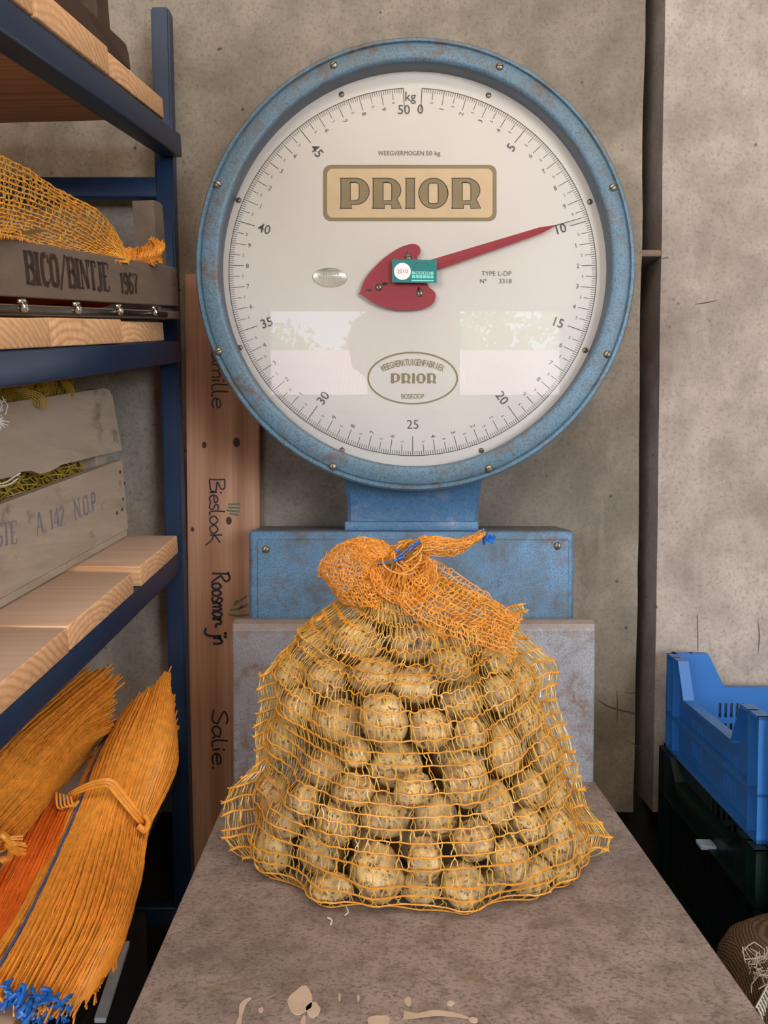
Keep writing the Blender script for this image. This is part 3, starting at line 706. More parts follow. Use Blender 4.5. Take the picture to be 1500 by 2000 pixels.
def prior(fill, line, x0, x1, y0, y1, e, lw):
    h = y1-y0; tot = sum(PRI[c][0] for c in 'PRIOR')+.05*4*1.6; kx = (x1-x0)/tot; x = x0
    for c in 'PRIOR':
        a, o, hs = PRI[c]
        mp = lambda L: [(x+p[0]*kx, y1-p[1]*h) for p in L]
        if fill is not None: dpoly(fill, mp(o), [mp(q) for q in hs], e)
        if line is not None:
            for L in [o]+hs:
                P = [dp(px, py, e+.0002) for px, py in mp(L)+mp(L)[:2]]; line.ribbon(P, lw, V((0,-1,0)))
        x += (a+.08)*kx
f_, l_ = MB(), MB(); prior(f_, l_, 664, 941, 348, 407, .0009, .0013)
f_.build('lettering', M['gold_ink'], plaque); l_.build('lettering_outline', M['dark_ink'], plaque)
# maker's oval
ov = MB(); ring_pts = [dp(806+87*math.cos(2*PI*i/72), 738.5+50*math.sin(2*PI*i/72)) for i in range(73)]
ov.ribbon(ring_pts, .0024, V((0,-1,0))); prior(ov, None, 763, 853, 729, 749, .0005, 0)
word = 'WEEGWERKTUIGENFABRIEK'
for i, ch in enumerate(word):
    u = (i+.5)/len(word)-.5; x = 806 + u*124; yy = 738.5 - 29*math.sqrt(max(0, 1-(u*124/78)**2)) - 2 + 10*abs(u)**2
    dtext(ov, ch, x, yy, 12, u*.95, 6.0 if ch != 'I' else 1.8, bold=.012)
dtext(ov, 'BOSKOOP', 806, 774, 9.5, 0, 44, bold=.012)
ov.build('maker_oval', M['gold_ink'], face)
# small oval badge
bd = MB(); bf = Fr(dp(644, 542, .0005), (1,0,-.03), (.03,0,1), (0,-1,0)); k = .000745
bd.add([bf.p(35*k*math.cos(2*PI*i/48)*s, 19.5*k*math.sin(2*PI*i/48)*s, z) for s, z in ((1, 0), (.97, .0012), (.9, .0010), (.86, .0005)) for i in range(48)],
       [(j*48+i, j*48+(i+1) % 48, (j+1)*48+(i+1) % 48, (j+1)*48+i) for j in range(3) for i in range(48)] + [tuple(3*48+i for i in range(48))])
for r in range(3):
    for q in range(9-abs(r-1)*2):
        xx = (q-(8-abs(r-1)*2)/2)*5.2*k; bd.bbox(bf, xx-.0013, xx+.0013, (1-r)*8.5*k-.0022, (1-r)*8.5*k+.0022, .0003, .0011, .0004, 1)
bd.build('oval_badge', M['badge'], face, True, sharp=40)
# pointer
YP = YD-.009
def pp(px, py, e=0): return at(px, py, YP-e)
pt = MB()
heart = [(703,573),(709,553),(720,535),(735,518),(755,500),(780,484),(800,477),(812,477),(820,483),(821,493),(816,502),(815,515),(820,535),(832,550),(838,561),(846,567),(851,576),(848,590),(838,599),(820,604),(790,606),(760,603),(735,594),(715,582)]
P2 = crom([V((x, y, 0)) for x, y in heart+heart[:1]], 96)[:-1]; P2[0] = V((701, 575, 0))
slots = [rrect(714,565,727,571,3,3), rrect(746,552,757,558,3,3), rrect(792,485,797,499,2.4,3), rrect(815,560,821,574,2.6,3)]
loops = [[(p.x, p.y) for p in P2]] + slots
flat = [q for l in loops for q in l]; tr = tessellate_polygon([[V((x, -y, 0)) for x, y in l] for l in loops]); n = len(flat)
pt.add([pp(x, y, .0012) for x, y in flat] + [pp(x, y, -.0008) for x, y in flat], list(tr) + [tuple(n+i for i in t) for t in tr])
b = 0
for l in loops:
    m = len(l); base = len(pt.v)-2*n; pt.f += [(base+b+i, base+b+n+i, base+b+n+(i+1) % m, base+b+(i+1) % m) for i in range(m)]; b += m
pt_o = pt.build('pointer', M['pointer_red'], scale_)
arm = MB(); A0, A1 = (812, 529), (1083, 441)
dx, dy = A1[0]-A0[0], A1[1]-A0[1]; L_ = math.hypot(dx, dy); ux, uy = dx/L_, dy/L_
rows = []
for t, wv_, th in ((0, 12.5, .002), (.9, 6.2, .002), (1.0, 1.4, .001)):
    c = (A0[0]+dx*t, A0[1]+dy*t); rows.append([pp(c[0]-uy*-wv_, c[1]+ux*-wv_, .0002), pp(c[0], c[1], .0002+th), pp(c[0]-uy*wv_, c[1]+ux*wv_, .0002), pp(c[0], c[1], -.001)])
arm.grid(rows, True); arm.build('pointer_arm', M['pointer_red'], pt_o, True, sharp=30)
nd = MB(); nd.tube([pp(1080, 442), pp(1141, 424)], [.0008, .0004], 6); nd.build('needle', M['dark_ink'], pt_o)
screw(pt_o, pp(740, 561, .0012), .0056, -1.0); screw(pt_o, pp(797, 503, .0012), .0056, .1); screw(pt_o, pp(820, 573, .0012), .0056, 2.0)
MB().lathe([(.0001, .008), (.010, .008), (.010, 0)], Fr(pp(808, 530, -.001), (1,0,0), (0,0,1), (0,1,0)), 24).build('pivot', M['screw'], pt_o)
# glass and the verification sticker stuck on it
YG = YR + .006
gl = MB(); gl.disc(DF.at(0, 0, -.006), RI-.0012, 0, 128, (RI-.0012)*KY); glass_o = gl.build('glass', M['glass'], scale_)
def gp(px, py, e=.0003): return at(px, py, YG-e)
def gquad(mb, x0, y0, x1, y1, e, rot=.012):
    cx, cy = (x0+x1)/2, (y0+y1)/2
    q = lambda x, y: gp(x + (y-cy)*-rot, y + (x-809)*rot, e)
    mb.add([q(x0,y1), q(x1,y1), q(x1,y0), q(x0,y0)], [(0,1,2,3)])
st = MB(); gquad(st, 766, 507, 853, 552, .0004); stick = st.build('verification_sticker', M['teal'], scale_)
sd = MB(); sd.add([gp(786+16.5*math.cos(2*PI*i/40), 530+16.5*math.sin(2*PI*i/40), .0006) for i in range(40)], [tuple(range(40))]); sdo = sd.build('year_disc', M['white_print'], stick)
sk = MB(); s = YG/FPX/(cp+sp*.31); text(sk, '2010', Fr(gp(786, 530, .0008), (1,0,0), (0,0,1), (0,-1,0)), 7.5*s, 21*s); sk.build('year', M['mauve_print'], sdo)
mt = MB()
for r in range(2):
    for q in range(6): gquad(mt, 804.5+q*7.2, 530+r*7.2, 810.6+q*7.2, 536.2+r*7.2, .0006)
gquad(mt, 804, 546.6, 847, 549, .0006); mt.build('printed_cells', M['mint'], stick)
dk = MB()
for q in (1, 2, 3, 4): gquad(dk, 806.3+q*7.2, 531.6, 809+q*7.2, 534.2, .0008)
dk.ribbon([gp(809,521,.0006), gp(812,514,.0006), gp(830,513,.0006), gp(838,517,.0006)], .0006, V((0,-1,0)))
dk.build('printed_marks', M['dark_ink'], stick)

# ================================================================== THE HERB BOARD BEHIND THE SCALE
hbx0, hbx1 = at(364, 900, 1.318).x, at(507, 900, 1.318).x
hz = at(380, 535, 1.318).z
hbo = thing('wooden_board', ((hbx0+hbx1)/2, 1.326, 0), 'reddish wooden board with handwritten herb names, standing upright behind the blue scale', 'board')
MB().bbox(FB, hbx0, hbx1, 1.318, 1.337, 0, hz, .002).build('board', M['herb_board'], hbo)
def bfr(px, py): return Fr(at(px, py, 1.318), (0,0,-1), (1,0,0), (0,-1,0))
pmm = 1.318/FPX
for w_, fx, fy, ca, ln, wd in (('Kamille', 413, 655, 31, 142, .0026), ('Bieslook', 409, 936, 30, 128, .0026), ('Salie.', 414, 1387, 31, 122, .0030)):
    hw = MB(); handwrite(hw, w_, bfr(fx, fy), ca*pmm, ln*pmm, wd); hw.build('handwriting', M['marker'], hbo)
hw = MB(); handwrite(hw, 'Roosmar', bfr(414, 1120), 34*pmm, 100*pmm, .0036); handwrite(hw, 'yjn', bfr(416, 1218), 32*pmm, 44*pmm, .0042); hw.build('handwriting', M['marker'], hbo)
for grp in ([[(445,985),(470,984)], [(445,991),(469,992)], [(442,997),(468,999)], [(448,1003),(466,1006)]], [[(456,1183),(470,1172),(482,1164)], [(450,1192),(468,1188),(484,1180)], [(446,1200),(466,1203),(486,1200)], [(458,1178),(464,1172)], [(466,1190),(474,1182)]]):
    gm = MB()
    for pts in grp: gm.ribbon(crom([at(x, y, 1.3172) for x, y in pts], 8), .0032, V((0,-1,0)))
    gm.build('green_doodle', M['green_marker'], hbo)
for x, y, r in ((462,864,.006),(399,869,.004),(447,1017,.005),(376,1034,.003)):
    kn = MB(); kn.disc(Fr(at(x,y,1.3174),(1,0,0),(0,0,1),(0,-1,0)), r, 0, 14, r*1.4); kn.build('knot', M['nail'], hbo)

# ================================================================== THE RACK
YPO = 1.275; dvec = V((.054, 1, .197)).normalized(); rvec = dvec.cross(V((0,0,1))).normalized(); nvec = rvec.cross(dvec).normalized()
tierO = [at(349, y, YPO) for y in (258, 665, 1078, 1486)]
TF = [Fr(o, rvec, dvec, nvec) for o in tierO]
def tt(px): return (YPO*482/(831-px) - YPO)/dvec.y
WR, TN = .95, -.92
rack = thing('shelving_rack', (-.95, .9, 0), 'navy blue steel shelving rack with sloping tiers at the left wall side', 'rack')
def post(tx, bx, y0, y1, wdt, ztop):
    zt_, zb_ = ztop, 0
    mb = MB(); mb.add([(tx-wdt,y0,zt_),(tx,y0,zt_),(tx,y1,zt_),(tx-wdt,y1,zt_),(bx-wdt,y0,0),(bx,y0,0),(bx,y1,0),(bx-wdt,y1,0)],
        [(0,1,2,3),(7,6,5,4),(0,4,5,1),(1,5,6,2),(2,6,7,3),(3,7,4,0)])
    bm = bmesh.new(); vs = [bm.verts.new(v) for v in mb.v]; [bm.faces.new([vs[i] for i in f]) for f in mb.f]
    bmesh.ops.bevel(bm, geom=bm.edges[:], offset=.003, segments=2, affect='EDGES'); return MB().bm(bm).build('post', M['navy'], rack, True, sharp=50)
tX = at(329, 12, 1.285).x; ztop = at(329, 12, 1.285).z
post(tX, tX+.031, 1.285, 1.313, .030, ztop)
post(tX-WR-.045, tX+.031-WR-.045, 1.285, 1.313, .030, ztop)
yfp = YPO + TN*dvec.y - .03
post(tX-.055, tX-.02, yfp-.03, yfp, .030, 2.0); post(tX-.10-WR, tX-.065-WR, yfp-.03, yfp, .030, 2.0)
for i, f in enumerate(TF):
    MB().bbox(f, -.034, 0, TN-.02, .012, -.036, 0, .003).build('side_beam', M['navy'], rack, True, sharp=50)
    MB().bbox(f, -WR-.040, -WR-.006, TN-.02, .012, -.036, 0, .003).build('side_beam', M['navy'], rack, True, sharp=50)
    MB().bbox(f, -WR-.006, -.034, TN-.02, TN+.015, -.036, 0, .003).build('front_beam', M['navy'], rack, True, sharp=50)
cb0, cb1 = at(92, 350, 1.29), at(318, 349, 1.29)
for zc in (at(200, 366, 1.29).z,):
    mb = MB(); mb.bbox(FB, tX-WR-.05, tX-.015, 1.287, 1.311, zc-.017, zc+.017, .003); mb.build('back_rail', M['navy'], rack, True, sharp=50)
for zc in (.60,):
    MB().bbox(FB, tX-WR-.05, tX+.0, 1.287, 1.311, zc-.017, zc+.017, .003).build('back_rail', M['navy'], rack, True, sharp=50)
# loose planks on the tiers
PT = .030
def plank(f, t0, t1, label, mi, re=.002, th=PT, n0=.0005):
    mb = MB(); mb.bbox(f, -WR-.0, re, t0, t1, n0, n0+th, .0018, 2)
    o = mb.build('wooden_plank', M['plank'][mi % 4], None, True, sharp=50)
    tag(o, label, 'plank', 'pine planks on the rack'); return o
Yt = lambda Y: (Y-YPO)/dvec.y
plank(TF[0], Yt(.62), tt(72)-.004, 'pine plank at the front of the top tier', 0)
plank(TF[0], tt(72), tt(213), 'pine plank in the middle of the top tier, dark crate above', 1, .003, .033)
plank(TF[0], tt(218), tt(324), 'pine plank at the back of the top tier, next to the blue post', 2, -.002, .029, .004)
plank(TF[1], Yt(.62), tt(100)-.001, 'pine plank at the front of the middle tier, below the metal rail', 3)
plank(TF[1], tt(100)+.001, tt(240)-.001, 'pine plank in the middle of the middle tier, with a knot at its edge', 0, .001, .031)
plank(TF[1], tt(240)+.001, tt(325), 'short-looking pine plank at the back of the middle tier, near the post', 2, -.003, .0285)
plank(TF[2], Yt(.60), tt(133)-.004, 'pine plank at the front of the lower tier, wide growth rings at its end', 1)
plank(TF[2], tt(133), tt(260), 'pine plank in the middle of the lower tier, beside the open gap', 2, .001)
plank(TF[2], tt(273), Yt(1.268), 'pine plank at the back of the lower tier, behind the open gap', 3)
plank(TF[3], Yt(.62), Yt(.83), 'pine plank at the front of the bottom tier, under the orange net bundles', 0)
plank(TF[3], Yt(.84), Yt(1.05), 'pine plank in the middle of the bottom tier, under the orange net bundles', 1)
plank(TF[3], Yt(1.06), Yt(1.268), 'pine plank at the back of the bottom tier, under the orange net bundles', 2)

# ------------------------------------------------------------------ wooden crates on the rack
def crate_frame(b, vx, vy):
    """frame of a crate's aisle side: right bottom corner b, running away from the camera towards vanishing point (vx, vy)"""
    ex = ray(vx, vy).normalized(); ny = (nvec - ex*nvec.dot(ex)).normalized()
    return Fr(b, ex, ny, ex.cross(ny))
# middle crate BICO/BINTJE 1967 : face plane through bottom edge
b_ = at(353, 630, 1.235); b_ = b_ + nvec*(.0335 - (b_-TF[1].o).dot(nvec)); fb = crate_frame(b_, 998, 637)
top_z = lambda f, px, py: (hit(px, py, f.o, f.z)-f.o).dot(f.y)
bico = thing('vegetable_crate', fb.p(-.3, 0, -.2), 'weathered brown wooden crate stencilled BICO/BINTJE 1967 on the middle tier', 'crate')
CL = .56; CW = .40
hU1, hU0 = top_z(fb, 353, 524), top_z(fb, 354, 599); 
def slat(mbx, f, h0, h1, x0=-CL, x1=0, t=.010, z=0): mbx.bbox(f, x0, x1, h0, h1, z-t, z, .0018, 2)
mb = MB(); slat(mb, fb, hU0, hU1); upper = mb.build('side_slat', M['crate_brown'], bico)
mb = MB(); slat(mb, fb, 0.0, max(.012, hU0-.021)); mb.build('side_slat', M['crate_brown'], bico)
for (h0, h1) in ((0.0, .03), (hU0, hU1)):
    mb = MB(); slat(mb, fb, h0, h1, z=-CW); mb.build('side_slat', M['crate_brown'], bico)
    mb = MB(); mb.bbox(fb, -CL, -CL+.012, h0, h1, -CW, -.010, .002); mb.build('end_slat', M['crate_brown'], bico)
    mb = MB(); mb.bbox(fb, -.012, 0, h0, h1, -CW, -.010, .002); mb.build('end_slat', M['crate_brown'], bico)
mb = MB(); mb.bbox(fb, -CL, 0, -.001, .008, -CW+.010, -.010, .001); mb.build('base_boards', M['crate_brown'], bico)
ptop = top_z(Fr(fb.p(0,0,-.012), fb.x, fb.y, fb.z), 305, 393)
for xx in (-.046, -CL+.012):
    for zz in (-.045, -CW+.010):
        mb = MB(); mb.plate([(xx, 0), (xx+.034, 0), (xx+.034, ptop-.004), (xx+.026, ptop), (xx+.004, ptop)], [], fb, zz, zz+.034); mb.build('corner_post', M['crate_brown'], bico)
sB = MB()
def on(f, px, py): q = hit(px, py, f.o, f.z) - f.o; return q.dot(f.x), q.dot(f.y)
x0, y0 = on(fb, 51, 553); x1, y1 = on(fb, 213, 566); xa, ya = on(fb, 49, 487); c_ = ya-y0
stencil(sB, 'BICO/BINTJE', fb.at(x0, y0), c_*.94, x1-x0, .0065); sB.build('stencil_lettering', M['black_stencil'], upper); sB = MB()
x0, y0 = on(fb, 236, 571); x1, _ = on(fb, 269, 571)
stencil(sB, '1967', fb.at(x0, y0), c_*.72, x1-x0, .0052)
sB.build('stencil_lettering', M['black_stencil'], upper)
nl = MB()
for px, py in ((345, 538), (351, 566), (349, 592), (340, 556)):
    x, y = on(fb, px, py); nl.disc(fb.at(x, y, .0006), .0022, 0, 10)
nl.build('nail_heads', M['nail'], upper)
rl = MB(); hr = hU0-.012
rl.bbox(fb, -CL+.02, -.052, hr-.005, hr+.003, -.004, .004, .0025, 2); rail = rl.build('metal_rail', M['rail'], bico, True, sharp=40)
for px in (37, 143, 226, 296):
    x, _ = on(fb, px, 600); f2 = fb.at(x, hr+.001, .0045)
    b_ = MB(); b_.lathe([(.0001, .006), (.003, .0055), (.0048, .004), (.005, 0)], f2, 16); b_.tube([f2.p(-.008,.006,0), f2.p(0,.0075,.002), f2.p(.008,.006,0)], .0022, 6)
    b_.build('bolt', M['chrome'], rail, True)
# light grey crate on the lower tier
fg = crate_frame(hit(252, 1046, TF[2].p(0, 0, .0312), nvec), 952, 646)
grey = thing('vegetable_crate', fg.p(-.3, 0, -.2), 'pale weathered wooden crate with faded violet stencil on the lower tier', 'crate')
g_top, g_m1, g_m0 = top_z(fg, 212, 757), top_z(fg, 238, 879), top_z(fg, 243, 896)
gapn = top_z(fg, 0, 935); gapf = top_z(fg, 0, 965)
GL = .60; GW = .40
mb = MB(); xn = on(fg, 0, 935)[0]
kx = lambda px, py: on(fg, px, py)
up = [kx(238, 879), kx(180, 893), kx(120, 908), kx(100, 920), kx(80, 926), kx(60, 919), kx(40, 922), kx(20, 932), kx(0, 936), (-GL, g_m1), (-GL, g_top)] + [kx(205, 758), kx(214, 762), kx(220, 775), kx(236, 866)]
mb.plate(up, [], fg, -.012, 0); gup = mb.build('side_slat', M['crate_grey'], grey)
mb = MB(); lo = [kx(243, 897), kx(0, 968), (-GL, g_m0-.008), (-GL, .0125), kx(0, 1174), (-.001, .0135), kx(249, 1000)]
mb.plate([(-.001, .0125), (0.0, g_m0-.004), (-.006, g_m0), (-GL, g_m0-.004), (-GL, .0125)], [], fg, -.012, 0); glo = mb.build('side_slat', M['crate_grey'], grey)
mb = MB(); mb.bbox(fg, -GL, -.002, 0, .0115, -.016, -.001, .002); mb.build('bottom_batten', M['crate_grey'], grey)
mb = MB(); mb.bbox(fg, -GL, -.014, .010, .018, -GW+.012, -.013, .001); mb.build('base_boards', M['crate_grey'], grey)
for (h0, h1) in ((.012, g_m0), (g_m1, g_top)):
    mb = MB(); mb.bbox(fg, -GL, -.012, h0, h1, -GW, -GW+.012, .002); mb.build('side_slat', M['crate_grey'], grey)
    mb = MB(); mb.bbox(fg, -.024, -.012, h0, h1-.003, -GW+.012, -.013, .002); mb.build('end_slat', M['crate_grey'], grey)
    mb = MB(); mb.bbox(fg, -GL, -GL+.012, h0, h1, -GW+.012, -.013, .002); mb.build('end_slat', M['crate_grey'], grey)
for xx in (-.056, -GL+.012):
    for zz in (-.044, -GW+.012):
        mb = MB(); mb.bbox(fg, xx, xx+.032, .018, g_top-.006, zz, zz+.030, .002); mb.build('corner_post', M['crate_grey'], grey)
x0, y0 = kx(98, 1030); x1, y1 = kx(126, 1020); xa, ya = kx(97, 1001)
def gstencil(word, pa, pb, hpx, stem=.0038):
    x0, y0 = kx(*pa); x1, y1 = kx(*pb); _, ya = kx(pa[0], pa[1]-hpx)
    ex = (fg.x*(x1-x0)+fg.y*(y1-y0)).normalized(); f = Fr(fg.p(x0, y0), ex, fg.z.cross(ex), fg.z)
    sv = MB(); stencil(sv, word, f, ya-y0, math.hypot(x1-x0, y1-y0), stem); sv.build('stencil_lettering', M['violet_stencil'], glo)
gstencil('GTE', (-8, 1068), (32, 1060), 45); gstencil('A.', (72, 1046), (90, 1040), 45); gstencil('142', (98, 1034), (126, 1024), 38); gstencil('N.O.P', (146, 1015), (188, 996), 38)
nl = MB()
for px, py in ((234, 922), (243, 944), (240, 975), (238, 995), (228, 1002)):
    x, y = kx(px, py); nl.disc(fg.at(x, y, .0006), .003, 0, 10)
nl.build('nail_heads', M['nail'], glo)
# dark crate on the top tier
fd = crate_frame(hit(255, 136, TF[0].p(0, 0, .0345), nvec), 860, 641)
dark = thing('vegetable_crate', fd.p(-.25, 0, -.18), 'dark brown old wooden crate on the top tier', 'crate')
dt = top_z(fd, 247, 86)
mb = MB(); mb.plate([(0,0), (-.002, dt*.6), (-.01, dt*.95), (-.03, dt), (-.62, dt), (-.62, 0)], [], fd, -.014, 0); mb.build('side_slat', M['crate_dark'], dark)
mb = MB(); mb.bbox(fd, -.62, -.07, dt+.045, dt+.13, -.013, -.001, .002); mb.build('side_slat', M['crate_dark'], dark)
mb = MB(); mb.bbox(fd, -.062, -.022, .0, dt+.14, -.054, -.014, .003); mb.build('corner_post', M['crate_dark'], dark)
mb = MB(); mb.bbox(fd, -.62, -.58, .0, dt+.14, -.054, -.014, .003); mb.build('corner_post', M['crate_dark'], dark)
for h0, h1 in ((0, dt), (dt+.045, dt+.13)):
    mb = MB(); mb.bbox(fd, -.62, -.02, h0, h1, -.38, -.366, .002); mb.build('side_slat', M['crate_dark'], dark)
    mb = MB(); mb.bbox(fd, -.03, -.018, h0, h1, -.366, -.054, .002); mb.build('end_slat', M['crate_dark'], dark)
mb = MB(); mb.bbox(fd, -.62, -.03, 0, .01, -.366, -.015, .001); mb.build('base_boards', M['crate_dark'], dark)

# ================================================================== PLASTIC CRATES AT THE RIGHT
def plastic_crate(x0, y1, z0, wx, dy, hh, hl, yaw, mat, label, group, notch=.056, rows=2, clip=None):
    """stacking crate: x0 left side, y1 back side; raised corners, low rims between, slotted walls, ribs"""
    ex = V((math.cos(yaw), math.sin(yaw), 0)); ey = V((-math.sin(yaw), math.cos(yaw), 0))
    o = V((x0, y1, z0)) - ey*dy
    f = Fr(o, ex, ey, (0,0,1)); t = .005
    root = thing('plastic_crate', f.p(wx/2, dy/2, 0), label, 'crate', group)
    def wall(fr, L):
        s1, s2 = notch, notch+.028
        outer = [(0,0),(L,0),(L,hh),(L-s1,hh),(L-s2,hl),(s2,hl),(s1,hh),(0,hh)]
        holes = []
        m = max(1, int((L-.12)/.085)); st = (L-.10)/m
        for g in range(m):
            for q in range(5):
                xx = .05 + st*(g+.5) + (q-2)*.0095
                for r in range(rows):
                    zz = .018 + r*(hl-.034)/rows; h2 = (hl-.034)/rows-.010
                    holes.append([(xx-.0022,zz),(xx+.0022,zz),(xx+.0022,zz+h2),(xx-.0022,zz+h2)])
        mb = MB(); mb.plate(outer, holes, fr, -t, 0)
        w_ = mb.build('side_wall', mat, root)
        rb = MB(); e = .012
        rb.box(fr, 0, L, 0, .005, 0, e)                            # bottom flange
        rb.box(fr, 0, L, hl-.045, hl-.041, 0, e)                  # middle rib
        for xx in (.0, s1-.028, L-s1+.024, L-.004): rb.box(fr, xx, xx+.004, 0, hh, 0, e)
        rb.box(fr, s2-.004, L-s2+.004, hl-.004, hl, 0, e)           # rim
        for a in (0, L-s1): rb.box(fr, a, a+s1, hh-.004, hh, 0, e)
        for sgn, a in ((1, s1), (-1, L-s1)):
            P = [(a, hh), (a+sgn*.028, hl), (a+sgn*.028, hl-.004), (a, hh-.004)]
            if sgn < 0: P = P[::-1]
            rb.plate(P, [], fr, 0, e)
        rb.build('rib_frame', mat, w_)
    i = .012
    wall(Fr(f.p(i, dy-i, 0), -ey, (0,0,1), -ex), dy-2*i)            # left
    wall(Fr(f.p(wx-i, i, 0), ey, (0,0,1), ex), dy-2*i)               # right
    wall(Fr(f.p(i, i, 0), ex, (0,0,1), -ey), wx-2*i)                 # front
    wall(Fr(f.p(wx-i, dy-i, 0), -ex, (0,0,1), ey), wx-2*i)           # back
    mb = MB(); mb.box(f, i, wx-i, i, dy-i, 0, .005); mb.build('base', mat, root)
    for k, (yy, zz) in enumerate(clip or []):
        mb = MB(); mb.bbox(f, -.010, .012, yy-.012, yy+.010, zz-.003, zz+.003, .001); mb.build('label_clip', M['clip'], root)
    return root
zc = PZ + .011
bl0, bl1 = at(1297, 1454, 1.30), at(1477, 1650, .943)
ydir = (bl0-bl1); yaw = math.atan2(-ydir.x, ydir.y)
ZBL = (bl0.z+bl1.z)/2
plastic_crate(bl0.x, 1.305, ZBL, .58, .375, at(1300, 1274, 1.30).z-ZBL, .104, yaw, M['crate_blue'], 'bright blue plastic crate with notched rim, on top of the dark stack at right', None)
gh = ZBL/4 - .0005
gl_ = ['dark green plastic crate directly under the blue one', 'dark green plastic crate second below the blue one', 'dark green plastic crate third below the blue one', 'dark green plastic crate at the bottom of the stack, on the floor']
for k in range(4):
    plastic_crate(bl0.x-.008, 1.312, ZBL-(k+1)*(gh+.0005), .60, .40, gh, gh-.03, yaw, M['crate_green'], gl_[k], 'dark green stacked crates', .056, 2,
                  [(.175, gh-.07)] if k == 0 else ([(.12, gh-.06)] if k == 1 else None))

# burlap sack at the right, in front of the crates
bs = thing('burlap_sack', (.553, .80, 0), 'brown burlap sack with pale frayed seam, on the floor at lower right', 'sack')
mb = MB(); G = []
prof_ = [(0,.90),(.05,.98),(.15,1.0),(.3,1.03),(.45,1.02),(.6,1.03),(.72,1.0),(.79,1.0),(.825,.97),(.848,.90),(.862,.78),(.870,.55),(.873,.25),(.874,.01)]
for z, k in prof_:
    row = []
    for j in range(40):
        g = 2*PI*j/40; c, s = math.cos(g), math.sin(g)
        q = .195*k*abs(c)**.7*(1 if c > 0 else -1); r = .085*k*abs(s)**.7*(1 if s > 0 else -1)
        n_ = noise.noise(V((c*2, s*2, z*6)))*.010
        row.append(V((.553+q+c*n_, .800+r+s*n_*.4, max(0, z + (.012*noise.noise(V((q*9, r*9, 2))) if z > .7 else 0)))))
    G.append(row)
mb.grid(G, True); mb.f.append(tuple(range(39, -1, -1))); mb.f.append(tuple((len(prof_)-1)*40+j for j in range(40)))
mb.build('sack', M['burlap'], bs, True)
sm = MB()
seam = [at(1466,1850,.778), at(1474,1872,.760), at(1490,1897,.748), at(1510,1925,.738)]
for q in range(46):
    p = crom(seam, 30)[random.randrange(30)] + V((random.gauss(0,.006), random.gauss(0,.003)-.008, random.gauss(0,.005)))
    d = V((random.gauss(0,1), random.gauss(0,.4), random.gauss(0,1)))*.005
    sm.tube([p-d, p+V((random.gauss(0,.003),0,random.gauss(0,.003))), p+d], .0006, 4)
sm.build('frayed_seam', M['jute'], bs)
sm = MB()
for q in range(9):
    a = at(1478+q*3.2, 1965-q*7, .750); b = at(1488+q*3.2, 1990-q*7, .748); sm.tube([a, (a+b)/2+V((0,-.003,0)), b], .0011, 4)
for q in range(5):
    a = at(1476+q*5, 1968+q*4, .749); b = at(1505+q*5, 1912+q*4, .749); sm.tube([a, b], .0010, 4)
sm.build('woven_edge', M['white_thread'], bs)

# dark tub with a pale rim under the rack
tb = thing('storage_tub', (-.52, .96, 0), 'dark storage tub with a pale rim strip, under the rack at lower left', 'tub')
ra, rb_ = at(253, 1838, 1.02), at(206, 1988, .87)
zr = (ra.z+rb_.z)/2
mb = MB(); mb.bbox(FB, -.80, ra.x+.0, .72, 1.10, 0, zr-.004, .006); mb.build('body', M['tub'], tb, True, sharp=50)
mb = MB(); e = V((.013, 0, 0))
mb.add([ra-e, ra, rb_, rb_-e, ra-e-V((0,0,.006)), ra-V((0,0,.006)), rb_-V((0,0,.006)), rb_-e-V((0,0,.006))], [(0,1,2,3),(7,6,5,4),(0,4,5,1),(1,5,6,2),(2,6,7,3),(3,7,4,0)])
mb.build('rim_strip', M['pale_rim'], tb)

# ================================================================== THE SACK OF POTATOES
BZ = np.array([0, .02, .06, .10, .15, .20, .25, .28, .30, .315, .332, .345, .362])
BXL = np.array([-.150, -.158, -.150, -.138, -.130, -.134, -.120, -.088, -.062, -.042, -.030, -.022, .004])
BXR = np.array([.226, .236, .225, .214, .200, .183, .158, .156, .140, .108, .078, .062, .050])
BYF = np.array([.802, .788, .785, .792, .808, .830, .855, .872, .885, .896, .905, .912, .920])
BYB = np.array([1.055, 1.07, 1.08, 1.08, 1.075, 1.06, 1.04, 1.02, 1.00, .985, .970, .960, .950])
def bagp(z): return [np.interp(z, BZ, a) for a in (BXL, BXR, BYF, BYB)]
EXPO = 2.25
def bag_in(p, shrink=0.0):
    z = p[2]-PZ
    if z < 0 or z > .35: return 9.0
    xl, xr, yf, yb = bagp(z); a = (xr-xl)/2-shrink; b = (yb-yf)/2-shrink
    if a < .005 or b < .005: return 9.0
    return abs((p[0]-(xl+xr)/2)/a)**EXPO + abs((p[1]-(yf+yb)/2)/b)**EXPO
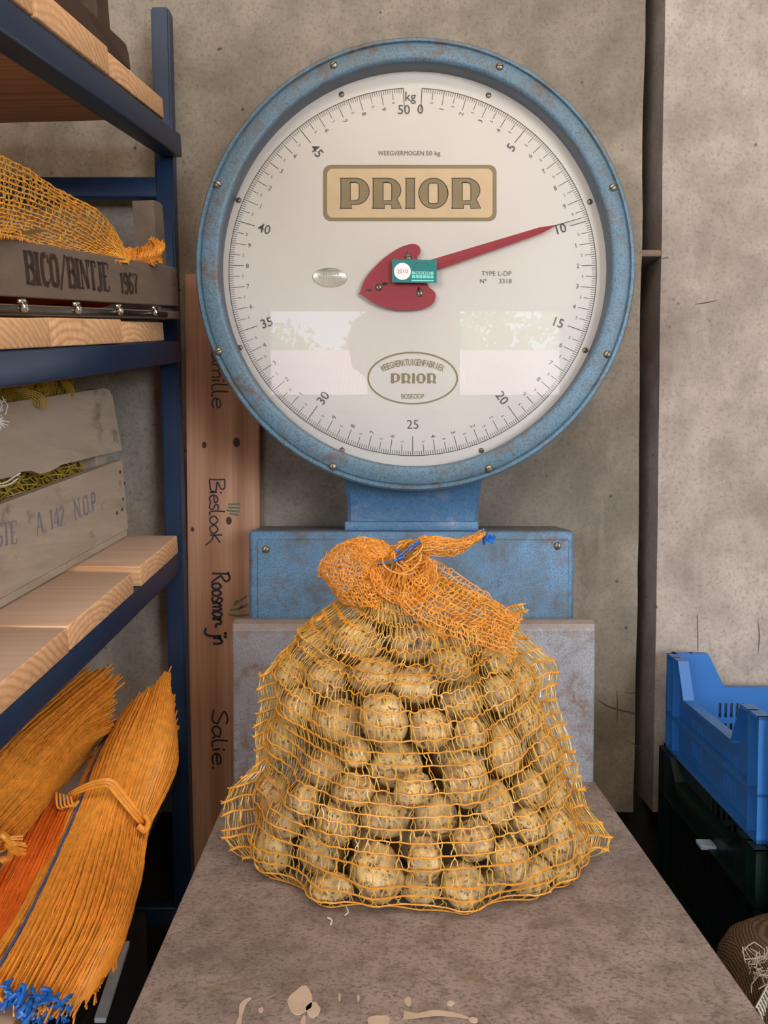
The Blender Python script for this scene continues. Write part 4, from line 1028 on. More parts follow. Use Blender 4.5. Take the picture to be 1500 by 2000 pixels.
front = [ # px centre, px size
 (740,1683,106,116),(627,1689,96,112),(549,1712,78,106),(660,1605,82,88),(565,1612,74,84),(711,1781,66,52),(768,1489,112,98),(641,1494,92,80),
 (660,1411,112,84),(747,1400,94,104),(740,1334,92,66),(762,1592,100,84),(590,1378,70,74),(556,1440,62,90),(536,1552,66,84),(688,1536,84,62),
 (913,1508,88,104),(854,1420,88,84),(905,1368,84,84),(962,1357,70,74),(979,1470,72,104),(1056,1472,64,96),(976,1580,80,94),(845,1602,96,98),
 (931,1640,84,76),(908,1722,90,86),(829,1668,66,84),(1066,1650,78,104),(1032,1550,66,78),(1107,1676,62,100),(960,1757,72,56),(1000,1676,72,82),
 (1026,1722,92,72),(827,1744,84,62),(822,1256,124,84),(905,1262,86,66),(690,1262,110,80),(622,1268,70,64),(805,1332,96,70),(575,1320,70,60),
 (640,1335,84,66),(870,1310,84,60),(960,1290,74,66),(1005,1330,62,74),(1022,1405,66,80),(905,1440,64,70),(1080,1570,60,80),(645,1752,90,54),
 (880,1780,80,44),(790,1542,80,60),(700,1470,60,60),(1015,1610,60,70),(596,1555,58,66),(775,1795,70,34),(1090,1720,60,50),(770,1200,80,56)]
PO = []
for (px, py, pw, ph) in front:
    p = None
    for k in range(260):
        q = at(px, py, .72+k*.002)
        if q.z < PZ+.004: q = None; break
        if bag_in(q) < 1: p = q; break
    if p is None: p = at(px, py, .84); 
    k = p.y/FPX*.5
    ax = np.array([pw*k, (pw+ph)*.5*k, ph*k])*1.04
    q = at(px, py, p.y + ax[1]*.92)
    PO.append(dict(c=np.array(q), ax=ax, f=True, px=px, py=py))
tries = 0
while len(PO) < 108 and tries < 30000:                               # the shaded potatoes behind them
    tries += 1
    p = np.array([rng.uniform(-.13, .21), rng.uniform(.84, 1.05), PZ + rng.uniform(.028, .28)])
    if bag_in(p, .028) > 1: continue
    if min(np.linalg.norm(p-o['c']) for o in PO) < .049: continue
    r = rng.uniform(.024, .029); PO.append(dict(c=p, ax=np.array([r*rng.uniform(1, 1.25), r, r*rng.uniform(.85, 1.05)]), f=False))
C_ = np.array([o['c'] for o in PO]); R_ = np.array([o['ax'].mean() for o in PO])*1.03; FR = np.array([o['f'] for o in PO])
for it in range(260):                                                 # settle: push overlapping ones apart, front ones mostly in depth
    d = C_[:,None]-C_[None]; L = np.linalg.norm(d, axis=2)+np.eye(len(C_)); ov = np.maximum(0, R_[:,None]+R_[None]-L); np.fill_diagonal(ov, 0)
    mv = (d/L[...,None]*ov[...,None]*.3).sum(1)
    mv[FR,0] *= .25; mv[FR,2] *= .25; mv[FR,1] = np.clip(mv[FR,1], -.0006, .003)
    C_ += mv; C_[:,2] = np.maximum(C_[:,2], PZ + np.array([(o['ax'][2]*1.03+.003) if o['f'] else o['ax'].max()*1.02+.002 for o in PO])); C_[:,1] = np.minimum(C_[:,1], 1.085)
pbase = []
for k in range(7):
    bm = bmesh.new(); bmesh.ops.create_icosphere(bm, subdivisions=4, radius=1)
    for v in bm.verts:
        c = v.co.copy(); n1 = noise.noise(c*1.1+V((k*7.3, 0, 0)))*.16 + noise.noise(c*2.6+V((0, k*5.1, 0)))*.06
        v.co = c*(1+n1)
        for e in range(3):
            ed = V((math.sin(k*2+e*2.1), math.cos(k+e*1.7), math.sin(e*3+k))).normalized(); dd = (c-ed).length
            if dd < .2: v.co -= c*.07*(1-(dd/.2)**2)
    a = np.array([v.co for v in bm.verts]); ctr = (a.max(0)+a.min(0))/2; hf = (a.max(0)-a.min(0))/2
    for v in bm.verts: v.co = V([(v.co[i]-ctr[i])/hf[i] for i in range(3)])
    me = bpy.data.meshes.new('potato'); bm.to_mesh(me); bm.free(); me.materials.append(M['potato']); me.shade_smooth(); pbase.append(me)
ORD = ['first', 'second', 'third', 'fourth', 'fifth', 'sixth', 'seventh', 'eighth', 'ninth', 'tenth', 'eleventh', 'twelfth', 'thirteenth']
vis = sorted([i for i in range(len(PO)) if FR[i]], key=lambda i: -PO[i]['py'])
rowsP = []; per = 8
for k in range(0, len(vis), per): rowsP.append(sorted(vis[k:k+per], key=lambda i: PO[i]['px']))
plabel = {}
rn = ['bottom row', 'second row from bottom', 'third row from bottom', 'fourth row from bottom', 'fifth row from bottom', 'second row from top', 'top row']
for a, rw in enumerate(rowsP):
    for b, i in enumerate(rw):
        ax = PO[i]['ax']; sz = 'big' if ax.mean() > .0275 else ('small' if ax.mean() < .020 else 'middling')
        sh = 'long' if ax[0] > 1.25*ax[2] else ('upright' if ax[2] > 1.18*ax[0] else 'round')
        plabel[i] = '%s %s earthy potato, %s from left, %s of net sack' % (sz, sh, ORD[b], rn[min(a, 6)])
ROTM = []
for i, o in enumerate(PO):
    ob = bpy.data.objects.new('potato', pbase[i % 7]); col.objects.link(ob)
    eul = (rng.uniform(-.15, .15), rng.uniform(-.3, .3) if o['f'] else rng.uniform(-2, 2), rng.uniform(-.15, .15) + (PI if i % 2 else 0))
    ob.location = C_[i]; ob.rotation_euler = eul; ob.scale = o['ax']*1.01
    tag(ob, plabel.get(i, 'shaded potato behind the front ones in the orange net sack'), 'potato', 'potatoes in the orange net sack')
    ROTM.append(np.array(ob.rotation_euler.to_matrix()))
# ---- the net: a grid over the sack, pushed out by the potatoes
NRW, SUBR, NU = 27, 4, 264
rowz = np.concatenate([np.linspace(.0, .26, 19), np.linspace(.26, .350, 10)[1:]]); NRW = len(rowz)
NV = (NRW-1)*SUBR+1
zg = np.interp(np.linspace(0, NRW-1, NV), np.arange(NRW), rowz)
ug = 2*PI*np.arange(NU)/NU                                            # u=0 right, PI/2 back, PI left, 3PI/2 front
cu_, su_ = np.cos(ug), np.sin(ug); pw_ = 2/EXPO
sx_ = np.sign(cu_)*np.abs(cu_)**pw_; sy_ = np.sign(su_)*np.abs(su_)**pw_
BG = np.zeros((NV, NU, 3)); ND = np.zeros((NV, NU, 3))
for i, z in enumerate(zg):
    xl, xr, yf, yb = bagp(z); a, b = (xr-xl)/2, (yb-yf)/2; cx, cy = (xl+xr)/2, (yf+yb)/2
    sh = .010 if z < .27 else .0
    BG[i,:,0] = cx + sx_*(a-sh); BG[i,:,1] = cy + sy_*(b-sh)
    sag = np.interp(z, [0, .1, .2, .28, .33, .36], [0, .016, .034, .038, .018, .003])
    BG[i,:,2] = PZ + .0035 + z - sag*np.maximum(0, -su_)**2 + .012*np.interp(z, [0, .1, .25, .33], [0, .4, .6, .2])*cu_**6
    n = np.stack([cu_/a, su_/b, np.full(NU, .25/b if z > .05 else -.1/b)], 1); ND[i] = n/np.linalg.norm(n, axis=1)[:,None]
P_ = BG.reshape(-1, 3); N_ = ND.reshape(-1, 3); disp = np.zeros(len(P_))
for i, o in enumerate(PO):
    Rm = ROTM[i]; ax = o['ax']*1.01 + .0042
    q = (P_-C_[i]) @ Rm / ax; d = N_ @ Rm / ax
    A = (d*d).sum(1); B = (q*d).sum(1); Cc = (q*q).sum(1)-1; D_ = B*B-A*Cc; ok = D_ > 0
    t = np.where(ok, (-B+np.sqrt(np.maximum(D_, 0)))/A, 0); disp = np.maximum(disp, np.clip(np.where(t < .05, t, 0), 0, .05))
disp = disp.reshape(NV, NU)
sm_ = disp.copy()
for it in range(34):
    k = (np.roll(sm_, 1, 1)+np.roll(sm_, -1, 1)+2*sm_)/4; k[1:-1] = (k[:-2]+k[2:]+2*k[1:-1])/4; sm_ = np.maximum(k, disp)
SG = BG + ND*sm_[...,None]; SG[...,2] = np.maximum(SG[...,2], PZ+.0026)
NG = np.cross(np.roll(SG, -1, 1)-np.roll(SG, 1, 1), np.gradient(SG, axis=0)); NG /= np.linalg.norm(NG, axis=2)[...,None]+1e-9
def sg(v, u):
    """point and outward normal on the net surface; v in rows, u in columns"""
    v = min(max(v*SUBR, 0), NV-1.001); i = int(v); f = v-i; j = int(math.floor(u)); g = u-j; j0, j1 = j % NU, (j+1) % NU
    w4 = ((1-f)*(1-g), (1-f)*g, f*(1-g), f*g)
    p = SG[i,j0]*w4[0]+SG[i,j1]*w4[1]+SG[i+1,j0]*w4[2]+SG[i+1,j1]*w4[3]; return V(p), V(NG[i,j0])
sack = thing('net_sack', (.04, .93, PZ), 'full orange net sack of potatoes tied at the neck, standing on the scale platform', 'sack')
cord, film = MB(), MB()
uw = 1.8
for r in range(NRW):
    hexa = np.interp(r, [0, 14, 19, NRW-1], [.02, .04, .12, .15]); pts = []
    for k in range(NU+1):
        p, n = sg(r + hexa*(1 if (k//2) % 2 else -1)*(1 if 0 < r < NRW-1 else 0) + .02*math.sin(k*1.7+r), k); pts.append(p + n*.0006)
    cord.tube(pts, .00092 if r < 17 else .00085, 4, False)
for r in range(NRW-1):
    nf = 206 if r < 18 else 200
    for k in range(nf):
        u0 = NU*(k + .25*math.sin(k*2.3+r*1.1))/nf; zz = (.62 if r < 6 else (.34 if r < 12 else .16))*(1 if k % 2 else -1) + random.gauss(0, .14)
        L = []; N2 = []
        for q in range(5):
            t = q/4; p, n = sg(r+t, u0 + zz*NU/nf*t*1.2 + .35*math.sin(t*PI)*random.gauss(0, .6)); L.append(p - n*.0002); N2.append(n)
        film.ribbon(L, random.uniform(.0007, .0014), N2)
        if random.random() < .45:
            tw = [n.cross((L[-1]-L[0]).normalized()) for n in N2]; film.ribbon(L, random.uniform(.0006, .001), tw)
netc = cord.build('net_cords', M['net_cord'], sack); film.build('net_filaments', M['net_film'], sack)
# flat side seams with frayed ends
WL = lambda z: np.interp(z, [0, .03, .06, .10, .122, .135, .17, .21, .25, .27], [.030, .042, .040, .030, .013, .014, .027, .022, .010, .003])
WRR = lambda z: np.interp(z, [0, .03, .06, .12, .2, .24, .27, .29, .31], [.030, .034, .020, .022, .026, .024, .012, .020, .004])
for side, uc, wf_ in ((-1, NU/2, WL), (1, 0, WRR)):
    prev = None; rr = 0.0; fcord, ffilm = MB(), MB()
    while rr < NRW-6:
        p, n = sg(rr, uc + side*-6); z = np.interp(rr, np.arange(NRW), rowz); wd = float(wf_(z))
        p = p + V((side*-.006, -.004, 0))
        tip = p + V((side*(wd+.006), -.006+.012*noise.noise(V((z*14, side, 0))), (.012 if side > 0 else -.001)*(1 if z > .07 else .2) - (.006 if z > .04 else -.002)*(side < 0)))
        tip.z = max(tip.z, PZ+.007); p.z = max(p.z, PZ+.007)
        row = [p.lerp(tip, q/5) + V((0, .003*math.sin(q*1.6+rr*2), .0022*math.sin(q*.63))) for q in range(6)]
        fcord.tube(row, [.0011, .0013, .0013, .0014, .0016, .0018], 5)
        for q in range(3):
            d = V((side*random.uniform(.001, .004), random.gauss(0, .002), random.gauss(0, .0022))); fcord.tube([row[-1], row[-1]+d], [.0013, .0005], 4)
        if prev:
            for q in range(15):
                f = (q+.5)/15; k = min(4, int(f*5)); g = f*5-k
                a = prev[k].lerp(prev[k+1], g); f2 = min(.999, max(0, f+random.gauss(0, .03))); k2 = int(f2*5); b = row[k2].lerp(row[k2+1], f2*5-k2)
                mid = (a+b)/2 + V((random.gauss(0,.0008), random.gauss(0, .0025), 0)); ffilm.ribbon([a, mid, b], random.uniform(.0009, .0015), V((random.gauss(0,.3), -1, 0)))
        prev = row; rr += 1.0
    fcord.build('seam_fringe', M['net_cord'], sack); ffilm.build('seam_filaments', M['net_film'], sack)
# generic patches of net over a grid of control points
def pgrid(secs, nr, nc):
    cols = [crom(s, nc) for s in secs]; return [[p for p in row] for row in zip(*[crom([c[j] for c in cols], nr) for j in range(nc)])]
def net_patch(mbc, mbf, G, rc, nper=3, jit=.0006, wf=.001, zig=.4):
    nr, nc = len(G), len(G[0])
    for i in range(nr): mbc.tube([p + V((random.gauss(0, jit), random.gauss(0, jit), random.gauss(0, jit))) for p in G[i]], rc, 4, False)
    for i in range(nr-1):
        for j in range((nc-1)*nper):
            f = j/nper; a0 = int(f); g = f-a0; a = G[i][a0].lerp(G[i][min(a0+1, nc-1)], g); f2 = min(nc-1.001, max(0, f+zig*(1 if j % 2 else -1)+random.gauss(0, .15))); b0 = int(f2)
            b = G[i+1][b0].lerp(G[i+1][b0+1], f2-b0); m_ = (a+b)/2 + V((random.gauss(0, jit*1.5), random.gauss(0, jit*2), random.gauss(0, jit*1.5)))
            mbf.ribbon([a, m_, b], wf*random.uniform(.7, 1.3), V((random.gauss(0, .3), -1, random.gauss(0, .3))))
ec, ef = MB(), MB()
def sec(L, Y): return [at(x, y, Y + (dy[0] if dy else 0)) for x, y, *dy in L]
for dY in (0, .032):
    ear = [sec([(668,1180),(640,1140),(621,1113),(648,1074),(690,1052),(740,1054),(778,1078)], .925+dY*.5),
           sec([(684,1182),(655,1146),(642,1115),(662,1080),(698,1060),(742,1062),(778,1082)], .905+dY*1.3),
           sec([(702,1184),(678,1148),(668,1118),(682,1086),(708,1070),(744,1068),(779,1086)], .897+dY*1.6),
           sec([(722,1184),(702,1150),(694,1122),(702,1095),(720,1080),(748,1076),(780,1090)], .893+dY*1.6),
           sec([(744,1182),(724,1152),(716,1126),(720,1104),(732,1090),(752,1085),(781,1094)], .893+dY*1.4),
           sec([(764,1176),(744,1150),(732,1128),(732,1110),(740,1098),(756,1094),(782,1098)], .897+dY)]
    G = pgrid(ear, 22, 22 if dY else 26); net_patch(ec, ef, list(zip(*G)), .0009, 2 if dY == 0 else 1, .0009, .0011, .5)
# right shoulder fold and front collar
shl = [sec([(846,1090),(880,1112),(925,1140),(962,1168),(1000,1196),(1013,1200)], .910),
       sec([(828,1110),(862,1135),(905,1160),(945,1185),(985,1208),(1012,1215)], .898),
       sec([(806,1130),(840,1158),(880,1182),(925,1205),(968,1222),(1006,1236)], .884),
       sec([(790,1150),(818,1180),(858,1202),(905,1222),(952,1240),(1012,1258)], .876),
       sec([(778,1172),(806,1204),(852,1230),(905,1250),(955,1264),(1008,1284)], .872)]
net_patch(ec, ef, pgrid(shl, 12, 26), .0009, 2, .0010, .0010, .5)
col_ = [sec([(722,1120),(735,1150),(765,1175),(800,1185),(835,1165),(852,1130),(850,1095)], .888),
        sec([(730,1112),(745,1138),(770,1158),(798,1165),(825,1150),(838,1120),(838,1090)], .892),
        sec([(740,1106),(755,1128),(775,1142),(797,1148),(815,1135),(824,1112),(826,1088)], .899),
        sec([(752,1102),(764,1118),(780,1130),(797,1132),(808,1122),(813,1104),(812,1088)], .906)]
net_patch(ec, ef, pgrid(col_, 10, 26), .0009, 3, .0009, .0010, .6)
ec.build('neck_cords', M['net_orange'], sack); ef.build('neck_filaments', M['net_cord'], sack)
kt = MB(); kc = at(795, 1084, .905)
for q in range(40):
    a0 = random.uniform(0, 2*PI); pts = []; rr0 = random.uniform(.006, .017); off = V((random.gauss(0, .006), random.gauss(0, .005), random.gauss(0, .006)))
    n1 = V((random.gauss(0,1), random.gauss(0,.6), random.gauss(0,1))).normalized(); n2 = n1.orthogonal().normalized()
    for i in range(12):
        g = a0 + i/11*PI*.9; p_ = n1*math.cos(g)*rr0 + n2*math.sin(g)*rr0; pts.append(kc + off + V((p_.x*1.4, p_.y*.8-.004, p_.z)))
    kt.tube(pts, random.uniform(.0008, .0013), 4)
for q in range(34):
    x1 = random.uniform(742, 846); a = at(780+random.uniform(-12, 26), 1090+random.uniform(-8, 10), .900); b = at(x1, 1140+random.uniform(-12, 26), .893); m_ = (a+b)/2 + V((0, -.006, random.gauss(0, .003)))
    kt.tube(crom([a, m_, b], 8), .0009, 4)
knot = kt.build('knot', M['net_cord'], sack)
tc, tf_ = MB(), MB()
for dY in (0, .012):
    tl = [sec([(800,1058),(830,1048),(862,1050),(900,1053),(930,1043),(944,1034)], .905+dY),
          sec([(800,1066),(832,1058),(866,1060),(903,1060),(930,1050),(946,1038)], .895+dY),
          sec([(802,1076),(834,1070),(868,1071),(903,1068),(930,1056),(948,1042)], .893+dY*1.5),
          sec([(804,1086),(836,1084),(870,1085),(895,1082),(920,1064),(948,1046)], .902+dY)]
    G = pgrid(tl, 9, 22); net_patch(tc, tf_, G, .0009, 3, .0008, .0010, .5)
tail = tc.build('tied_tail', M['net_cord'], sack); tf_.build('tail_filaments', M['net_cord'], tail)
bt = MB()
for q in range(60):
    p = at(random.uniform(936, 966), 1044, .90); f = (p.x-at(936,1044,.9).x)/(at(966,1044,.9).x-at(936,1044,.9).x)
    c = at(936+f*28, 1046+f*8, .90); d = V((random.gauss(0,.002), random.gauss(0,.002), random.gauss(0,.0035)))
    bt.tube([c-d, c+d], random.uniform(.0008, .0014), 4)
bt.build('blue_tail_end', M['blue_cord'], tail)
bs_ = MB()
for pts, wd_ in (([(768,1096),(778,1092),(790,1088)], .0055), ([(776,1088),(786,1080),(797,1072)], .0045), ([(800,1075),(808,1066),(822,1058)], .0055), ([(804,1052),(811,1049),(816,1050)], .003), ([(772,1076),(777,1075)], .004)):
    bs_.tube(crom([at(x, y, .884) for x, y in pts], 7), [wd_*.5]*7, 6, True)
bs_.build('blue_edge_cord', M['slate_cord'], knot); 
bs2 = MB()
for (x, y) in ((776,1075),(773,1094),(782,1090),(784,1082),(806,1064),(815,1058)): bs2.tube([at(x-3, y+2, .8815), at(x+3, y-2, .8815)], .0017, 6)
bs2.build('blue_film', M['blue_cord'], knot)
# loose roots/threads lying in front
th_ = MB()
for pts in ([(640,1792),(648,1797),(646,1806)], [(676,1770),(680,1781),(674,1788)], [(1072,1728),(1076,1736),(1075,1743)]):
    th_.tube(crom([hit(x, y, V((0,0,PZ+.003)), V((0,0,1))) for x, y in pts], 8), .0008, 5)
tag(th_.build('loose_thread', M['white_thread'], None), 'small pale loose threads at the front edge of the net sack', 'thread', None, 'stuff')

# ================================================================== ORANGE NETS ON THE RACK
def bundle(name, label, secs, nst, matS, matC, depth, pleat=.0045, rungs=True, nr=44, matR=None, group=None, rad=.0011, fringe=.014, freq=.9, stripe=()):
    """folded pile of flat net sacks: a solid pleated mass with strands and rungs on top"""
    G = pgrid(secs, nr, nst)                                          # nr along the length, nst across
    cen = sum((p for r in G for p in r), V((0,0,0)))/(nr*nst)
    vd = (CAM-cen).normalized()
    root = thing(name, cen + V((0,0,-.04)), label, 'net bundle', group)
    ph = [noise.noise(V((j*freq*.31, 3.3, 0)))*2.2 + .7*math.sin(j*1.9) for j in range(nst)]
    E = [min(1, 4*min(j, nst-1-j)/nst) for j in range(nst)]
    for i in range(nr):
        for j in range(nst): G[i][j] = G[i][j] + vd*(pleat*ph[j]*(.6+.4*math.sin(i*.12+j*.05)) )
    core = MB(); back = []
    for i in range(nr):
        fr_ = [G[i][j] - vd*.0050 for j in range(nst)]; bk = [G[i][j] - vd*(depth*math.sin(PI*min(1,max(0,(j+.5)/nst)))**.6 + .006) for j in range(nst-1, -1, -1)]
        back.append(fr_+bk)
    core.grid(back, True); m = len(back[0]); core.f += [tuple(range(m-1, -1, -1)), tuple((nr-1)*m+j for j in range(m))]
    core.build('folded_mass', matC, root)
    a, b, c = MB(), MB(), MB()
    for j in range(nst):
        L = [G[i][j] + V((random.gauss(0,.0003), random.gauss(0,.0003), random.gauss(0,.0003))) for i in range(nr)]
        d0 = (L[0]-L[1]).normalized(); d1 = (L[-1]-L[-2]).normalized()
        L = [L[0]+d0*random.uniform(.2, 1)*fringe + V((random.gauss(0,.002),)*3)] + L + [L[-1]+d1*random.uniform(.2, 1)*fringe + V((random.gauss(0,.003), random.gauss(0,.003), random.gauss(0,.002)))]
        r = rad*random.uniform(.8, 1.3)
        (c if j in stripe else a).tube(L, r*(2.2 if j in stripe else 1), 4)
        if rungs and j < nst-1:
            dense = .15 + .85*(math.sin(j*.9+2*noise.noise(V((j*.2, 0, 0))))+1)/2
            for i in range(nr-1):
                for s_ in range(3):
                    if random.random() > dense: continue
                    t = (s_+random.random())/3; p = G[i][j].lerp(G[i+1][j], t); q = G[i][j+1].lerp(G[i+1][j+1], min(1, max(0, t+random.gauss(0, .2))))
                    b.ribbon([p, (p+q)/2+vd*.0006, q], .0010, vd)
    a.build('net_strands', matS, root)
    if b.v: b.build('net_rungs', matR or matS, root)
    if c.v: c.build('blue_edge_cord', M['slate_cord'], root)
    return root, G, vd
# B: the big strapped bundle
secB = [sec([(203,1440,.0),(255,1376),(298,1345),(325,1322),(336,1360),(346,1432)], 1.15),
        sec([(168,1505),(213,1460),(262,1435),(300,1430),(330,1452),(344,1505)], 1.07),
        sec([(140,1570),(184,1548),(224,1542),(256,1568),(282,1596),(292,1618)], .992),
        sec([(95,1665),(148,1645),(190,1650),(236,1665),(264,1690),(277,1712)], .925),
        sec([(30,1795),(85,1790),(145,1795),(196,1800),(232,1800),(250,1815)], .822),
        sec([(-50,1915),(5,1945),(62,1962),(112,1962),(165,1952),(226,1880)], .756)]
rB, GB, vB = bundle('net_sack_bundle', 'big pile of new orange net sacks held by a plastic strap on the bottom tier', secB, 96, M['net_pale'], M['net_core'], .022, .0052, True, 60, M['net_pale'], 'bundles of empty orange net sacks', stripe=(8, 9))
stp = MB(); P = crom([at(122,1560,0.992), at(150,1545,0.980), at(185,1532,0.972), at(215,1530,0.967), at(235,1552,0.965), at(258,1580,0.962), at(275,1600,0.965), at(287,1612,0.977)], 30)
stp.ribbon(P, np.interp(np.linspace(0,1,30), [0,.3,.5,1], [.005,.011,.012,.010]), V((.2,-1,.35))); 
stp.tube(P, .0022, 6); stp.tube(crom([at(282,1590,0.962), at(291,1604,0.962), at(284,1622,0.962), at(270,1612,0.962)], 12), .004, 6)
stp.build('strap', M['strap'], rB)
lp = MB()
for q in range(5):
    lp.tube(crom([at(110+q*7,1548+q*2,0.982), at(112+q*8,1575,0.972), at(122+q*8,1580-q*4,0.977)], 8), .0016, 5)
lp.build('looped_end', M['net_cord'], rB)
bb = MB()
for q in range(84):
    x = random.uniform(-12, 140); p = at(x, 1968+random.uniform(-26, 34) + (140-x)*-.16, .750+random.uniform(-.006, .006)); d = V((random.gauss(0,.003), random.gauss(0,.002), random.gauss(0,.003)))
    bb.tube([p-d, p+V((random.gauss(0,.002),)*3), p+d], random.uniform(.001, .003), 5)
bb.build('blue_film_ends', M['blue_cord'], rB); bb = MB()
for q in range(5): p = at(108+q*6, 1557+random.uniform(-6, 8), .981); bb.tube([p, p+V((.004, 0, -.004))], .002, 5)
bb.build('blue_film_tuft', M['blue_cord'], rB)
# C: redder pile to its left
secC = [sec([(60,1590),(92,1575),(120,1566),(140,1562),(152,1575)], 1.0), sec([(0,1700),(40,1680),(75,1665),(100,1655),(112,1668)], .925),
        sec([(-60,1800),(-20,1790),(20,1780),(50,1772),(66,1780)], .855), sec([(-130,1890),(-90,1885),(-50,1880),(-15,1872),(0,1880)], .798)]
bundle('net_sack_bundle', 'reddish orange pile of net sacks pressed behind the strapped pile, bottom tier', secC, 44, M['net_red'], M['net_core_red'], .022, .003, True, 34, M['net_red'], 'bundles of empty orange net sacks')
# A: fanned bundle under the beam
secA = [sec([(160,1313),(198,1318),(222,1337),(212,1385),(216,1425),(190,1445),(164,1492)], 1.115), sec([(92,1372),(130,1372),(158,1392),(158,1420),(158,1450),(142,1480),(128,1530)], 1.045),
        sec([(0,1452),(40,1452),(75,1475),(92,1500),(96,1530),(88,1560),(76,1592)], .962), sec([(-55,1540),(-25,1545),(0,1560),(20,1580),(30,1600),(34,1620),(28,1650)], .908), sec([(-120,1640),(-90,1640),(-60,1640),(-40,1650),(-30,1660),(-24,1665),(-28,1675)], .86)]
rA, GA, vA = bundle('net_sack_bundle', 'fanned orange net sacks poking out under the blue beam, gathered at the left', secA, 70, M['net_orange'], M['net_core'], .028, .0056, True, 50, M['net_cord'], 'bundles of empty orange net sacks', fringe=.02)
tie = MB(); tie.tube(crom([at(-8,1628,.885), at(8,1632,.875), at(22,1650,.877), at(20,1672,.885), at(4,1680,.885)], 14), .0045, 7)
for q in range(24):
    a = at(8+random.uniform(-6, 10), 1650+random.uniform(-10, 14), .878); b = at(48+random.uniform(-22, 6), 1655+random.uniform(-28, 18), .88); tie.tube(crom([a, (a+b)/2+V((0,-.006,.004)), b], 7), .0012, 4)
tie.build('orange_tie', M['strap'], rA)
# net draped over the BICO crate
dcrate = [sec([(-30,288,.0),(0,305),(60,335),(120,375),(185,408),(225,452),(252,509)], 1.0),
      sec([(-30,335),(0,350),(60,372),(120,400),(178,436),(218,472),(252,510)], .985),
      sec([(-30,388),(0,396),(50,410),(112,434),(165,460),(208,486),(251,511)], .965),
      sec([(-30,435),(0,432),(42,440),(95,458),(150,478),(198,497),(250,512)], .945),
      sec([(-30,462),(0,458),(38,464),(84,478),(135,492),(190,503),(249,513)], .925)]
for s_ in dcrate:                                                   # follow the crate away from the camera
    for k in range(len(s_)):
        p = s_[k]; t = max(0, (p.x+.60)/.30); 
for a, s_ in enumerate(dcrate):
    for k in range(len(s_)):
        px = [-30, 0, 50, 112, 168, 210, 250][k]; Yf = 1.235*645/(998-px); Y = Yf + (.085, .065, .038, .010, -.010)[a]*(1 if k < 6 else .1) - .006
        d = s_[k]-CAM; s_[k] = CAM + d*(Y/d.y)
G = pgrid(dcrate, 17, 60); dc_, df_ = MB(), MB()
net_patch(dc_, df_, G, .0011, 1, .0005, .0010, .5)
for dY, md in ((.03, 1),):
    G2 = [[CAM + (p-CAM)*(1+.028+.01*math.sin(j*.3+i*.5)) for j, p in enumerate(r)] for i, r in enumerate(G)]
    net_patch(dc_, df_, G2[:-5], .0010, 1, .001, .0011, .5)
drape = thing('net_sack', at(120, 500, 1.0), 'empty orange net sack draped over the crate stencilled BICO/BINTJE', 'sack')
dc_.build('net_cords', M['net_cord'], drape); df_.build('net_filaments', M['net_film'], drape)
fl_ = MB(); sx2 = MB(); P = [p for p in G[-1]]
for j in range(len(P)):
    p = P[j]; d = V((random.gauss(.001,.002), -.002, -random.uniform(.001, .006))); fl_.tube([p, p+d], [.0014, .0006], 4)
sx2.ribbon(crom([at(-4, 459, .815), at(40, 455, .835), at(82, 450, .86)], 10), .004, V((.9,-.3,.2)))
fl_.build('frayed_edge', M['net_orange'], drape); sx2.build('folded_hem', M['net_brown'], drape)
# small roll of net behind it, inside the crate
ro = [sec([(246,486),(275,484),(300,476),(296,468),(320,474)], 1.135), sec([(246,496),(275,492),(300,488),(305,480),(321,484)], 1.125), sec([(248,508),(272,505),(292,500),(303,496),(316,492)], 1.12), sec([(250,518),(270,516),(290,514),(300,511),(312,503)], 1.125)]
bundle('net_roll', 'small frayed orange net roll inside the stencilled crate, by its corner post', ro, 30, M['net_orange'], M['net_core'], .015, .0012, True, 16, M['net_cord'], fringe=.008)
# red-orange nets glimpsed between the slats
mb = MB(); g = fb.at(0, .012, -.10)
for q in range(3):
    bm = bmesh.new(); bmesh.ops.create_icosphere(bm, subdivisions=3, radius=1)
    for v in bm.verts: c = v.co; k = 1+.12*noise.noise(c*3+V((q,0,0))); v.co = V((-.14-q*.13 + c.x*.075*k, .022+c.y*.022*k, c.z*.06*k))
    mb.bm(bm, g)
tag(mb.build('folded_net', M['net_core_red'], None, True), 'red orange folded net lying in the stencilled crate, glimpsed above the metal rail', 'net')
# yellow nets in the pale crate
yl = [sec([(-20,742),(20,738),(60,734),(100,732),(132,736),(142,748)], 1.03), sec([(-20,758),(15,752),(55,748),(98,746),(134,752),(143,762)], 1.00), sec([(-20,776),(10,770),(50,764),(95,764),(130,766),(142,770)], .985), sec([(-20,800),(10,796),(50,790),(95,786),(125,782),(140,778)], .985)]
for a, s_ in enumerate(yl):
    for k in range(len(s_)):
        px = [-20, 18, 55, 96, 131, 141][k]; Y = .586/((750-px)/1500+.135) + (.075, .055, .040, .034)[a]; d = s_[k]-CAM; s_[k] = CAM + d*(Y/d.y)
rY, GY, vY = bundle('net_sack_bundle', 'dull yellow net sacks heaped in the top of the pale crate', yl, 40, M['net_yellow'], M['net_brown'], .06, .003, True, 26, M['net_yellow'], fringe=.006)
rg_ = MB()
for q in range(7):
    c = at(45, 790, .995); rg_.tube([c + V((math.cos(g)*(.006+q*.003)*1.4, -q*.0006, math.sin(g)*(.006+q*.003)*.8)) for g in np.linspace(-.3, PI+.3, 14)], .0012, 4)
rg_.build('rolled_hem', M['net_yellow'], rY); rg_ = MB()
for q in range(4):
    c = at(128, 765, 1.09); rg_.tube([c + V((math.cos(g)*(.004+q*.003), -.004, math.sin(g)*(.005+q*.003))) for g in np.linspace(-1.5, 1.9, 12)], .0015, 4)
